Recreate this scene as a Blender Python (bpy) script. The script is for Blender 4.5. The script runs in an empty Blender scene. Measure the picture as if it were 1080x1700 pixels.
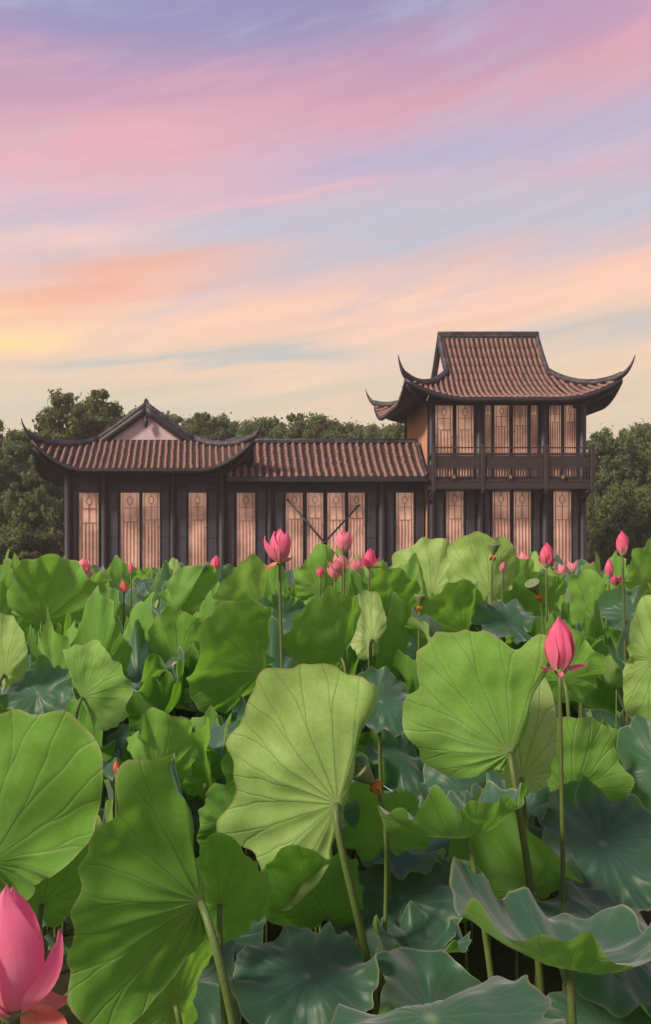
import bpy, math, random
from mathutils import Vector, Matrix, noise
R_ = math.radians
random.seed(7)
scn = bpy.context.scene
col = scn.collection

# ------------------------------------------------------------------ camera
F, PX, PY, CH = 1230.0, 338.0, 930.0, 1.75        # focal length in photo pixels, principal point, eye height
cam_d = bpy.data.cameras.new('camera'); cam = bpy.data.objects.new('camera', cam_d); col.objects.link(cam)
cam.location = (0, 0, CH); cam.rotation_euler = (R_(90), 0, 0)
cam_d.sensor_fit = 'VERTICAL'; cam_d.sensor_height = 36.0; cam_d.sensor_width = 36.0 * 1080 / 1700
cam_d.lens = 36.0 * F / 1700
cam_d.shift_x = (540 - PX) / 1700; cam_d.shift_y = (PY - 850) / 1700
cam_d.clip_start = 0.05; cam_d.clip_end = 3000
scn.camera = cam
scn.cycles.use_denoising = True
scn.cycles.max_bounces = 8; scn.cycles.transmission_bounces = 6; scn.cycles.transparent_max_bounces = 4
scn.cycles.caustics_reflective = False; scn.cycles.caustics_refractive = False
vs = scn.view_settings
vs.view_transform = 'Standard'; vs.look = 'None'; vs.exposure = 0.12; vs.gamma = 1.0

def lin(r, g, b):
    f = lambda c: (c / 255 / 12.92) if c / 255 <= .04045 else ((c / 255 + .055) / 1.055) ** 2.4
    return (f(r), f(g), f(b), 1.0)

class NT:                                            # tiny node-tree helper
    def __init__(s, tree): s.t = tree; s.n = tree.nodes; s.l = tree.links
    def new(s, typ, **kw):
        n = s.n.new(typ)
        for k, v in kw.items(): setattr(n, k, v)
        return n
    def put(s, sock, v):
        if isinstance(v, bpy.types.NodeSocket): s.l.new(v, sock)
        elif v is not None: sock.default_value = v
    def m(s, op, a, b=None, c=None, clamp=False):
        n = s.new('ShaderNodeMath', operation=op, use_clamp=clamp)
        s.put(n.inputs[0], a)
        if b is not None: s.put(n.inputs[1], b)
        if c is not None: s.put(n.inputs[2], c)
        return n.outputs[0]
    def mix(s, f, a, b, blend='MIX'):
        n = s.new('ShaderNodeMix', data_type='RGBA', blend_type=blend)
        s.put(n.inputs[0], f); s.put(n.inputs[6], a); s.put(n.inputs[7], b)
        return n.outputs[2]
    def ramp(s, f, stops, interp='EASE'):
        n = s.new('ShaderNodeValToRGB'); cr = n.color_ramp; cr.interpolation = interp
        while len(cr.elements) < len(stops): cr.elements.new(.5)
        for e, (p, c) in zip(cr.elements, sorted(stops)): e.position = p; e.color = c
        s.put(n.inputs[0], f); return n.outputs[0]
    def smooth(s, v, a, b, lo=0.0, hi=1.0):
        n = s.new('ShaderNodeMapRange', interpolation_type='SMOOTHSTEP')
        s.put(n.inputs[0], v); s.put(n.inputs[1], a); s.put(n.inputs[2], b); s.put(n.inputs[3], lo); s.put(n.inputs[4], hi)
        return n.outputs[0]
    def noise(s, vec, scale, detail=3, rough=.55):
        n = s.new('ShaderNodeTexNoise'); n.inputs['Scale'].default_value = scale
        n.inputs['Detail'].default_value = detail; n.inputs['Roughness'].default_value = rough
        if vec is not None: s.l.new(vec, n.inputs['Vector'])
        return n.outputs['Fac']
    def xyz(s, x, y, z=0.0):
        n = s.new('ShaderNodeCombineXYZ'); s.put(n.inputs[0], x); s.put(n.inputs[1], y); s.put(n.inputs[2], z); return n.outputs[0]

# ------------------------------------------------------------------ sky: dusk gradient with thin streaked cloud
world = bpy.data.worlds.new('World'); scn.world = world; world.use_nodes = True
def build_sky():
    T = NT(world.node_tree); T.n.clear()
    tc = T.new('ShaderNodeTexCoord'); sp = T.new('ShaderNodeSeparateXYZ'); T.l.new(tc.outputs['Generated'], sp.inputs[0])
    x, y, z = sp.outputs
    hyp = T.m('SQRT', T.m('ADD', T.m('MULTIPLY', x, x), T.m('MULTIPLY', y, y)))
    E0 = T.m('DIVIDE', z, T.m('MAXIMUM', hyp, .02))                     # tangent of the elevation
    A = T.m('ARCTAN2', x, y)                                             # azimuth
    sl = T.m('SUBTRACT', E0, T.m('MULTIPLY', A, .14))
    n1 = T.noise(T.xyz(T.m('MULTIPLY', A, 2.2), T.m('MULTIPLY', sl, 9), 3.3), 1.0, 4, .5)
    n2 = T.noise(T.xyz(T.m('MULTIPLY', A, 2.6), T.m('MULTIPLY', sl, 26), 8.1), 1.0, 5, .55)
    n3 = T.noise(T.xyz(T.m('MULTIPLY', A, 5.5), T.m('MULTIPLY', T.m('SUBTRACT', E0, T.m('MULTIPLY', A, .2)), 60), 1.7), 1.0, 5, .6)
    E = T.m('ADD', E0, T.m('ADD', T.m('MULTIPLY', T.m('SUBTRACT', n1, .5), .11), T.m('MULTIPLY', T.m('SUBTRACT', n2, .5), .065)))
    stops = [(930, (214, 190, 166)), (690, (224, 204, 178)), (600, (238, 207, 180)), (520, (240, 200, 178)), (440, (226, 191, 186)),
             (360, (212, 190, 198)), (280, (210, 184, 197)), (180, (200, 170, 188)), (80, (172, 152, 186)), (0, (152, 144, 184)), (-160, (140, 140, 184))]
    c = T.ramp(T.m('DIVIDE', E, 1.0, clamp=True), [((930 - p) / F * .97, lin(*k)) for p, k in stops], 'EASE')
    def band(c, p0, p1, w, rgb, s, win=None, src=None):
        (ax, ay), (bx, by) = p0, p1
        a0 = math.atan((ax - PX) / F); e0 = (PY - ay) / F * math.cos(a0)
        a1 = math.atan((bx - PX) / F); e1 = (PY - by) / F * math.cos(a1)
        k = (e1 - e0) / (a1 - a0)
        d = T.m('SUBTRACT', src or E, T.m('ADD', T.m('MULTIPLY', A, k), e0 - k * a0))
        d = T.m('DIVIDE', d, w / F)
        g = T.m('POWER', 2.718, T.m('MULTIPLY', T.m('MULTIPLY', d, d), -1.0))
        if win:
            xa, xb, f = win
            aa, ab = math.atan((xa - PX) / F), math.atan((xb - PX) / F); f = f / F
            g = T.m('MULTIPLY', g, T.m('MULTIPLY', T.smooth(A, aa - f, aa + f), T.smooth(A, ab - f, ab + f, 1.0, 0.0)))
        g = T.m('MULTIPLY', g, T.m('MULTIPLY_ADD', n2, .9, .5))
        return T.mix(T.m('MULTIPLY', g, s, clamp=True), c, lin(*rgb))
    c = band(c, (0, 235), (1080, 110), 95, (228, 172, 182), .7)
    c = band(c, (0, 150), (1080, 10), 60, (190, 150, 180), .65)
    c = band(c, (0, -10), (500, 0), 40, (150, 150, 192), .6, (-900, 480, 350))
    c = band(c, (480, 190), (1080, 75), 46, (220, 160, 170), .7, (420, 1500, 260))
    c = band(c, (0, 235), (500, 205), 46, (230, 172, 178), .7, (-700, 480, 300))
    c = band(c, (600, 262), (1080, 190), 72, (170, 176, 206), .75, (440, 1600, 240))
    c = band(c, (250, 392), (1080, 335), 50, (182, 189, 206), .8, (200, 1500, 220))
    c = band(c, (200, 347), (660, 296), 11, (230, 184, 194), .7, (230, 640, 90))
    c = band(c, (0, 300), (300, 285), 40, (216, 186, 200), .6, (-600, 330, 200))
    c = band(c, (850, 300), (1080, 275), 18, (204, 172, 188), .6, (880, 1500, 90))
    c = band(c, (0, 405), (300, 385), 34, (244, 202, 190), .7, (-600, 240, 200))
    c = band(c, (0, 505), (370, 442), 24, (240, 176, 154), .85, (-500, 350, 130))
    c = band(c, (0, 545), (500, 520), 46, (252, 212, 168), .8, (-600, 160, 280))
    c = band(c, (0, 556), (200, 552), 20, (255, 222, 154), .9, (-500, 110, 170))
    c = band(c, (250, 545), (1080, 440), 44, (250, 206, 182), .8, (200, 1500, 250))
    c = band(c, (900, 430), (1080, 420), 12, (240, 190, 182), .5, (930, 1500, 90))
    c = band(c, (100, 618), (560, 583), 14, (190, 194, 192), .9, (60, 590, 110))
    c = band(c, (640, 600), (1080, 545), 30, (190, 192, 194), .75, (640, 1500, 200))
    c = band(c, (0, 690), (600, 655), 20, (206, 202, 184), .6, (-400, 800, 250))
    n4 = T.noise(T.xyz(T.m('MULTIPLY', A, 3.4), T.m('MULTIPLY', T.m('SUBTRACT', E0, T.m('MULTIPLY', A, .22)), 13), 5.2), 1.0, 6, .58)
    c = T.mix(T.m('MULTIPLY', T.smooth(n4, .52, .72), T.smooth(E0, .18, .36, .12, .42)), c, lin(178, 186, 208))
    c = T.mix(T.m('MULTIPLY', T.smooth(n4, .46, .30), .35), c, T.mix(T.smooth(E0, .25, .5), lin(252, 206, 176), lin(226, 170, 184)))
    wis = T.m('MULTIPLY_ADD', T.m('SUBTRACT', T.m('MULTIPLY', n3, n2), .25), .30, 1.0)
    c = T.mix(1.0, c, T.xyz(wis, wis, wis), 'MULTIPLY')
    low = T.smooth(E0, -.05, .01)
    c = T.mix(low, (.10, .09, .07, 1), c)
    bg = T.new('ShaderNodeBackground'); T.put(bg.inputs[0], c); bg.inputs[1].default_value = 1.0
    out = T.new('ShaderNodeOutputWorld'); T.l.new(bg.outputs[0], out.inputs[0])
build_sky()

# ------------------------------------------------------------------ soft evening sun from the side of the gabled pavilion
sd = bpy.data.lights.new('sun', 'SUN'); sun = bpy.data.objects.new('sun', sd); col.objects.link(sun)
sd.energy = 5.0; sd.angle = R_(9.0); sd.color = (1.0, .82, .64)
SUN_AZ, SUN_EL = R_(-60), R_(38)                      # light travels away from the camera, a little to the right
sdir = Vector((-math.sin(SUN_AZ) * math.cos(SUN_EL), math.cos(SUN_AZ) * math.cos(SUN_EL), -math.sin(SUN_EL)))
sun.rotation_euler = sdir.to_track_quat('-Z', 'Y').to_euler(); sun.location = (-10, -20, 15)

# ------------------------------------------------------------------ helpers
def P(px, py, Y): return Vector(((px - PX) / F * Y, Y, CH - (py - PY) / F * Y))
def XW(px, Y): return (px - PX) / F * Y
def ZW(py, Y): return CH - (py - PY) / F * Y

ORG = {}
def tag(o, label, cat, group=None):
    o['label'] = label; o['category'] = cat
    if group: o['group'] = group
    return o
def thing(name, loc, label, cat, group=None):
    o = bpy.data.objects.new(name, None); col.objects.link(o); o.location = loc; o.empty_display_size = .1
    ORG[o.name] = Vector(loc); return tag(o, label, cat, group)
def mesh_data(name, v, f, mat, smooth=True, attr=None):
    me = bpy.data.meshes.new(name); me.from_pydata([tuple(p) for p in v], [], f)
    if mat: me.materials.append(mat)
    if smooth: me.polygons.foreach_set('use_smooth', [True] * len(me.polygons))
    if attr:
        for k, vals in attr.items():
            at = me.attributes.new(k, 'FLOAT_VECTOR', 'POINT'); at.data.foreach_set('vector', [c for q in vals for c in q])
    me.update(); return me
def mk(name, v, f, mat, parent=None, smooth=True, attr=None, kind=None):
    """one mesh object from world-space points"""
    o0 = ORG[parent.name] if parent else Vector((0, 0, 0))
    me = mesh_data(name, [Vector(p) - o0 for p in v], f, mat, smooth, attr)
    o = bpy.data.objects.new(name, me); col.objects.link(o)
    if parent: o.parent = parent
    ORG[o.name] = o0
    if kind: o['kind'] = kind
    return o

class MB:
    def __init__(s): s.v = []; s.f = []
    def box(s, x0, x1, y0, y1, z0, z1, bev=0.0):
        b = len(s.v)
        if bev <= 0:
            s.v += [(x, y, z) for z in (z0, z1) for (x, y) in ((x0, y0), (x1, y0), (x1, y1), (x0, y1))]
            s.f += [tuple(b + i for i in q) for q in ((3, 2, 1, 0), (4, 5, 6, 7), (0, 1, 5, 4), (1, 2, 6, 5), (2, 3, 7, 6), (3, 0, 4, 7))]
        else:                                         # chamfered vertical edges and front rim
            e = bev
            ring = [(x0 + e, y0), (x1 - e, y0), (x1, y0 + e), (x1, y1), (x0, y1), (x0, y0 + e)]
            s.v += [(x, y, z) for z in (z0, z1) for x, y in ring]
            s.f += [tuple(b + i for i in (5, 4, 3, 2, 1, 0)), tuple(b + i for i in range(6, 12))]
            s.f += [(b + i, b + (i + 1) % 6, b + 6 + (i + 1) % 6, b + 6 + i) for i in range(6)]
        return s
    def tube(s, pts, rads, n=8, cap=True, sx=1.0):
        pts = [Vector(p) for p in pts]; b0 = len(s.v); up = Vector((0, 0, 1)); prev = None
        for i, p in enumerate(pts):
            t = (pts[min(i + 1, len(pts) - 1)] - pts[max(i - 1, 0)])
            t = t.normalized() if t.length > 1e-9 else Vector((0, 0, 1))
            if prev is None:
                a = t.cross(up) if abs(t.z) < .95 else t.cross(Vector((1, 0, 0)))
            else: a = prev - t * prev.dot(t)
            a.normalize(); prev = a; c = t.cross(a)
            r = rads[i] if isinstance(rads, (list, tuple)) else rads
            for k in range(n):
                q = 2 * math.pi * k / n
                s.v.append(p + a * (math.cos(q) * r * sx) + c * (math.sin(q) * r))
        for i in range(len(pts) - 1):
            for k in range(n):
                s.f.append((b0 + i * n + k, b0 + i * n + (k + 1) % n, b0 + (i + 1) * n + (k + 1) % n, b0 + (i + 1) * n + k))
        if cap:
            s.f.append(tuple(b0 + k for k in range(n - 1, -1, -1))); e = b0 + (len(pts) - 1) * n
            s.f.append(tuple(e + k for k in range(n)))
        return s
    def lathe(s, c, prof, n=16):
        b = len(s.v); c = Vector(c)
        for r, z in prof:
            for k in range(n):
                q = 2 * math.pi * k / n; s.v.append(c + Vector((r * math.cos(q), r * math.sin(q), z)))
        for i in range(len(prof) - 1):
            for k in range(n):
                s.f.append((b + i * n + k, b + i * n + (k + 1) % n, b + (i + 1) * n + (k + 1) % n, b + (i + 1) * n + k))
        return s
    def grid(s, rows):
        b = len(s.v); m = len(rows[0])
        for r in rows: s.v += [Vector(p) for p in r]
        for i in range(len(rows) - 1):
            for j in range(m - 1): s.f.append((b + i * m + j, b + i * m + j + 1, b + (i + 1) * m + j + 1, b + (i + 1) * m + j))
        return s
    def strip(s, pts, side, w, h):                    # rectangular moulding along a path: side vector, width, height (upwards)
        b = len(s.v); side = Vector(side)
        for p in pts:
            p = Vector(p)
            s.v += [p - side * (w / 2), p + side * (w / 2), p + side * (w / 2) + Vector((0, 0, h)), p - side * (w / 2) + Vector((0, 0, h))]
        for i in range(len(pts) - 1):
            for k in range(4): s.f.append((b + i * 4 + k, b + i * 4 + (k + 1) % 4, b + i * 4 + 4 + (k + 1) % 4, b + i * 4 + 4 + k))
        s.f.append((b + 3, b + 2, b + 1, b)); e = b + (len(pts) - 1) * 4; s.f.append((e, e + 1, e + 2, e + 3))
        return s
    def mk(s, name, mat, parent=None, smooth=False, **k): return mk(name, s.v, s.f, mat, parent, smooth, **k)

# ------------------------------------------------------------------ materials
def material(name, fn):
    m = bpy.data.materials.new(name); m.use_nodes = True; T = NT(m.node_tree); T.n.clear()
    out = T.new('ShaderNodeOutputMaterial'); T.l.new(fn(T), out.inputs[0]); return m
def principled(T, colr, rough=.6, spec=.4, bump=None, bstr=.2, bdist=.01, **kw):
    b = T.new('ShaderNodeBsdfPrincipled'); T.put(b.inputs['Base Color'], colr); T.put(b.inputs['Roughness'], rough)
    b.inputs['Specular IOR Level'].default_value = spec
    for k, v in kw.items(): T.put(b.inputs[k], v)
    if bump is not None:
        bn = T.new('ShaderNodeBump'); bn.inputs['Strength'].default_value = bstr; bn.inputs['Distance'].default_value = bdist
        T.l.new(bump, bn.inputs['Height']); T.l.new(bn.outputs[0], b.inputs['Normal'])
    return b.outputs[0]
def objco(T): return T.new('ShaderNodeTexCoord').outputs['Object']
def rnd(T): return T.new('ShaderNodeObjectInfo').outputs['Random']
def stretch(T, v, s):
    n = T.new('ShaderNodeMapping'); n.inputs['Scale'].default_value = s; T.l.new(v, n.inputs[0]); return n.outputs[0]

def wood(name, c0, c1, rough=.5, spec=.4, sc=(14, 14, 1.2)):
    def fn(T):
        v = objco(T); g = T.noise(stretch(T, v, sc), 1.0, 5, .6); w = T.noise(v, 1.1, 4, .6)
        c = T.mix(g, c0, c1); c = T.mix(T.smooth(w, .45, .8, 0, .45), c, tuple(k * 1.7 for k in c1[:3]) + (1,))
        c = T.mix(T.m('MULTIPLY', rnd(T), .25), c, c0)
        return principled(T, c, T.m('MULTIPLY_ADD', w, .3, rough - .15), spec, g, .25, .006)
    return material(name, fn)
M = {}
M['wood'] = wood('dark_timber', (.010, .010, .018, 1), (.024, .022, .035, 1))
M['board'] = wood('grey_board', (.030, .031, .050, 1), (.055, .054, .080, 1))
M['balc'] = wood('balcony_timber', (.020, .015, .019, 1), (.042, .030, .034, 1))
M['eave'] = wood('eave_timber', (.012, .013, .020, 1), (.026, .026, .036, 1))
def f_door(T):
    v = objco(T); g = T.noise(stretch(T, v, (3, 3, .5)), 1.0, 4, .6); w = T.noise(v, .8, 3, .6)
    c = T.mix(g, (.56, .32, .265, 1), (.72, .45, .375, 1)); c = T.mix(T.smooth(w, .40, .72, 0, .65), c, (.36, .205, .18, 1))
    c = T.mix(T.m('MULTIPLY', rnd(T), .3), c, (.60, .36, .26, 1))
    glow = T.mix(T.smooth(w, .30, .75), (1.0, .57, .38, 1), (.72, .36, .25, 1))     # added emission: infill glows as if lit inside, making up for missing sun
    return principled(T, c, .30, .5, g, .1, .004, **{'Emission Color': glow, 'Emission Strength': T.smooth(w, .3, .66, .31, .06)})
M['door'] = material('door_infill', f_door)
M['lattice'] = wood('lattice_bar', (.10, .055, .045, 1), (.17, .09, .07, 1))
def f_tile(T):
    v = objco(T); n = T.noise(v, 9, 5, .65); w = T.noise(v, 1.6, 4, .6); a = T.new('ShaderNodeAttribute', attribute_name='tc').outputs['Vector']
    sp = T.new('ShaderNodeSeparateXYZ'); T.l.new(a, sp.inputs[0])
    wn = T.new('ShaderNodeTexWhiteNoise', noise_dimensions='2D'); T.l.new(T.xyz(sp.outputs[0], rnd(T)), wn.inputs['Vector'])
    c = T.mix(n, (.155, .095, .083, 1), (.29, .17, .142, 1))
    c = T.mix(T.m('MULTIPLY', wn.outputs['Value'], .55), c, (.17, .09, .085, 1))
    c = T.mix(T.smooth(w, .52, .78, 0, .75), c, (.075, .05, .052, 1))
    c = T.mix(T.m('MULTIPLY', rnd(T), .35), c, (.24, .135, .11, 1))
    return principled(T, c, .62, .35, n, .35, .008)
M['tile'] = material('clay_tile', f_tile)
def f_pan(T):
    v = objco(T); n = T.noise(v, 7, 4, .6)
    return principled(T, T.mix(n, (.028, .018, .019, 1), (.07, .042, .038, 1)), .8, .2, n, .3, .01)
M['pan'] = material('pan_tile', f_pan)
def f_ridge(T):
    v = objco(T); n = T.noise(v, 5, 5, .65)
    return principled(T, T.mix(T.smooth(n, .4, .7), (.022, .022, .032, 1), (.085, .075, .088, 1)), .6, .35, n, .4, .012)
M['ridge'] = material('ridge_clay', f_ridge)
def f_plaster(base):
    def fn(T):
        v = objco(T); n = T.noise(v, 2.2, 5, .65); s = T.noise(stretch(T, v, (5, 5, .7)), 1.0, 4, .6)
        c = T.mix(T.smooth(n, .35, .75, 0, .5), base, tuple(k * .72 for k in base[:3]) + (1,))
        c = T.mix(T.smooth(s, .5, .8, 0, .4), c, tuple(k * .6 for k in base[:3]) + (1,))
        return principled(T, c, .85, .15, n, .2, .01)
    return fn
M['gable'] = material('gable_plaster', f_plaster((.62, .50, .56, 1)))
M['sidewall'] = material('ochre_wall', f_plaster((.52, .27, .16, 1)))
M['stone'] = material('platform_stone', f_plaster((.24, .22, .20, 1)))

def f_leaf(T):
    at = T.new('ShaderNodeAttribute', attribute_name='lp').outputs['Vector']
    sp = T.new('ShaderNodeSeparateXYZ'); T.l.new(at, sp.inputs[0]); x, y, sd_ = sp.outputs
    N = 19.0
    r = T.m('SQRT', T.m('ADD', T.m('MULTIPLY', x, x), T.m('MULTIPLY', y, y)))
    wob = T.noise(T.xyz(x, y, sd_), 2.6, 2, .5)
    th = T.m('MULTIPLY', T.m('ARCTAN2', y, x), N / (2 * math.pi))
    th = T.m('ADD', th, T.m('MULTIPLY', T.m('MULTIPLY', T.m('SUBTRACT', wob, .5), r), .45))
    k = T.m('ROUND', th); d = T.m('ABSOLUTE', T.m('SUBTRACT', th, k))
    wn = T.new('ShaderNodeTexWhiteNoise', noise_dimensions='2D'); T.l.new(T.xyz(k, sd_), wn.inputs['Vector'])
    r0 = T.m('MULTIPLY_ADD', wn.outputs['Value'], .32, .38)
    br = T.m('MULTIPLY', T.m('MAXIMUM', T.m('SUBTRACT', r, r0), 0.0), .55)
    d2 = T.m('ABSOLUTE', T.m('SUBTRACT', d, br))
    arc = T.m('MULTIPLY', T.m('MULTIPLY', d2, r), 2 * math.pi / N)
    wid = T.m('MULTIPLY_ADD', r, -.0062, .0088)
    vein = T.smooth(T.m('DIVIDE', arc, wid), .35, 1.25, 1.0, 0.0)
    soft = T.smooth(T.m('DIVIDE', arc, wid), .3, 5.0, 1.0, 0.0)
    vo = T.new('ShaderNodeTexVoronoi', feature='DISTANCE_TO_EDGE'); vo.inputs['Scale'].default_value = 13
    T.l.new(T.xyz(x, y, sd_), vo.inputs['Vector'])
    net = T.smooth(vo.outputs['Distance'], .0, .05, 1.0, 0.0)
    big = T.noise(T.xyz(x, y, sd_), 1.7, 4, .6); fine = T.noise(T.xyz(x, y, sd_), 34, 3, .6)
    rn = rnd(T)
    idx = T.new('ShaderNodeObjectInfo').outputs['Object Index']
    pale = T.m('ADD', T.m('MULTIPLY', idx, .01), T.m('MULTIPLY', T.m('LESS_THAN', idx, .5), T.m('MULTIPLY', T.m('POWER', rn, 1.4), .75)))   # paleness: sunlit look tinted in by pass index, random tone where unset
    pl = T.m('ADD', pale, T.m('MULTIPLY', T.m('SUBTRACT', big, .5), .5), clamp=True)
    und = T.ramp(pl, [(0, (.085, .235, .028, 1)), (.4, (.16, .41, .045, 1)), (1, (.46, .63, .24, 1))], 'LINEAR')
    und = T.mix(T.m('MULTIPLY', soft, .22), und, (.31, .48, .17, 1))
    und = T.mix(T.m('MULTIPLY', vein, .5), und, (.085, .20, .03, 1))
    und = T.mix(T.m('MULTIPLY', net, .18), und, (.09, .2, .03, 1))
    upc = T.mix(big, (.020, .088, .062, 1), (.045, .135, .092, 1))
    upc = T.mix(T.m('MULTIPLY', rn, .45), upc, (.026, .10, .038, 1))
    upc = T.mix(T.m('MULTIPLY', vein, .28), upc, (.14, .26, .14, 1))
    upc = T.mix(T.m('MULTIPLY', soft, .06), upc, (.10, .22, .14, 1))
    und = T.mix(T.smooth(fine, .35, .75, 0, .16), und, (.07, .17, .02, 1)); und = T.mix(T.smooth(fine, .5, .3, 0, .12), und, (.42, .55, .22, 1))
    upc = T.mix(T.smooth(fine, .4, .75, 0, .25), upc, (.02, .06, .035, 1))
    und = T.mix(T.smooth(r, .0, .10, .7, 0), und, (.40, .48, .22, 1)); upc = T.mix(T.smooth(r, .0, .09, .7, 0), upc, (.24, .34, .18, 1))
    edge = T.smooth(r, .965, 1.0)
    spot = T.noise(T.xyz(x, y, T.m('MULTIPLY_ADD', sd_, 1.3, 4.0)), 4.2, 4, .7)
    brown = T.m('MULTIPLY', T.smooth(spot, .66, .74), T.smooth(r, .3, .9, 0, .75))
    back = T.new('ShaderNodeNewGeometry').outputs['Backfacing']
    c = T.mix(back, upc, und)
    c = T.mix(T.m('MULTIPLY', edge, .55), c, T.mix(T.smooth(rn, .5, .8), (.40, .42, .20, 1), (.26, .17, .07, 1)))
    c = T.mix(T.m('MULTIPLY', brown, .45), c, (.20, .16, .05, 1))
    vs_ = T.new('ShaderNodeTexVoronoi'); vs_.inputs['Scale'].default_value = 17; T.l.new(T.xyz(x, y, T.m('MULTIPLY_ADD', sd_, 2.1, 9.0)), vs_.inputs['Vector'])
    sepc = T.new('ShaderNodeSeparateColor'); T.l.new(vs_.outputs['Color'], sepc.inputs[0])
    speck = T.m('MULTIPLY', T.smooth(vs_.outputs['Distance'], .16, .07), T.m('GREATER_THAN', sepc.outputs[0], .90))
    c = T.mix(T.m('MULTIPLY', speck, .6), c, (.10, .07, .025, 1))
    h = T.m('ADD', T.m('MULTIPLY', soft, .6), T.m('ADD', T.m('MULTIPLY', vein, .5), T.m('MULTIPLY', T.m('ADD', net, fine), .06)))
    h = T.m('MULTIPLY', h, T.m('MULTIPLY_ADD', back, .65, .35))
    p = principled(T, c, T.mix(back, (.44,) * 3 + (1,), (.62,) * 3 + (1,)), .42, h, .4, .005, **{'Sheen Weight': T.mix(back, (.65,) * 3 + (1,), (.15,) * 3 + (1,)), 'Sheen Roughness': .5, 'Sheen Tint': (.86, .86, 1, 1)})
    tr = T.new('ShaderNodeBsdfTranslucent')
    tcol = T.mix(T.m('MULTIPLY', vein, .7), T.mix(big, (.18, .52, .02, 1), (.30, .64, .05, 1)), (.08, .22, .01, 1))
    tcol = T.mix(T.m('MULTIPLY', pl, .5), tcol, (.42, .60, .16, 1)); T.put(tr.inputs[0], tcol)
    mx = T.new('ShaderNodeMixShader'); mx.inputs[0].default_value = .42
    T.l.new(p, mx.inputs[1]); T.l.new(tr.outputs[0], mx.inputs[2]); return mx.outputs[0]
M['leaf'] = material('lotus_leaf_skin', f_leaf)
def f_stalk(T):
    v = objco(T); n = T.noise(v, 60, 3, .6); w = T.noise(v, 4, 3, .6)
    c = T.mix(w, (.055, .10, .022, 1), (.13, .20, .055, 1)); c = T.mix(T.smooth(n, .6, .75, 0, .5), c, (.09, .08, .03, 1))
    c = T.mix(T.m('MULTIPLY', rnd(T), .5), c, (.06, .07, .025, 1))
    return principled(T, c, .55, .35, n, .5, .004)
M['stalk'] = material('lotus_stalk_skin', f_stalk)
def f_petal(tip, mid, base):
    def fn(T):
        at = T.new('ShaderNodeAttribute', attribute_name='lp').outputs['Vector']
        sp = T.new('ShaderNodeSeparateXYZ'); T.l.new(at, sp.inputs[0]); u, v, s_ = sp.outputs
        n = T.noise(T.xyz(T.m('MULTIPLY', u, 26), T.m('MULTIPLY', v, 1.6), s_), 1.0, 3, .6)
        vv = T.m('ADD', v, T.m('MULTIPLY', T.m('SUBTRACT', n, .5), .16))
        c = T.ramp(vv, [(0, base), (.24, mid), (.72, tip), (1, tuple(k * .8 for k in tip[:3]) + (1,))], 'EASE')
        c = T.mix(T.m('MULTIPLY', n, .3), c, tuple(k * .7 for k in tip[:3]) + (1,))
        c = T.mix(T.m('MULTIPLY', rnd(T), .3), c, mid)
        p = principled(T, c, .5, .35, n, .25, .002, **{'Sheen Weight': .15})
        tr = T.new('ShaderNodeBsdfTranslucent'); T.put(tr.inputs[0], c)
        mx = T.new('ShaderNodeMixShader'); mx.inputs[0].default_value = .45
        T.l.new(p, mx.inputs[1]); T.l.new(tr.outputs[0], mx.inputs[2]); return mx.outputs[0]
    return fn
M['petal_deep'] = material('deep_pink_petal', f_petal((.84, .13, .30, 1), (.88, .25, .40, 1), (.93, .62, .58, 1)))
M['petal_rose'] = material('rose_pink_petal', f_petal((.88, .19, .38, 1), (.92, .36, .52, 1), (.95, .70, .66, 1)))
M['petal_pale'] = material('pale_pink_petal', f_petal((.88, .28, .40, 1), (.90, .48, .52, 1), (.90, .72, .60, 1)))
M['petal_old'] = material('orange_pink_petal', f_petal((.86, .20, .16, 1), (.88, .30, .22, 1), (.85, .45, .22, 1)))
def f_pod(T):
    v = objco(T); n = T.noise(v, 22, 4, .6)
    return principled(T, T.mix(n, (.10, .15, .06, 1), (.20, .26, .12, 1)), .6, .3, n, .4, .004)
M['pod'] = material('seed_pod_skin', f_pod)
def f_stamen(T):
    n = T.noise(objco(T), 40, 3, .6)
    return principled(T, T.mix(n, (.50, .13, .025, 1), (.70, .28, .05, 1)), .7, .2)
M['stamen'] = material('withered_stamen', f_stamen)
def f_water(T):
    v = objco(T); n = T.noise(v, 1.3, 4, .6); w = T.noise(v, 9, 3, .5)
    return principled(T, T.mix(n, (.012, .016, .008, 1), (.045, .042, .022, 1)), T.smooth(n, .35, .7, .08, .4), .5, w, .06, .02)
M['water'] = material('pond_water', f_water)
def f_ground(T):
    v = objco(T); n = T.noise(v, .4, 5, .65); m = T.noise(v, 6, 4, .6)
    return principled(T, T.mix(n, (.045, .06, .02, 1), T.mix(m, (.09, .075, .045, 1), (.05, .05, .025, 1))), .9, .1, m, .4, .03)
M['ground'] = material('bank_soil', f_ground)
def f_bark(T):
    v = objco(T); n = T.noise(stretch(T, v, (9, 9, 2)), 1.0, 4, .65)
    return principled(T, T.mix(n, (.035, .026, .02, 1), (.09, .07, .055, 1)), .85, .15, n, .6, .03)
M['bark'] = material('tree_bark', f_bark)
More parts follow.
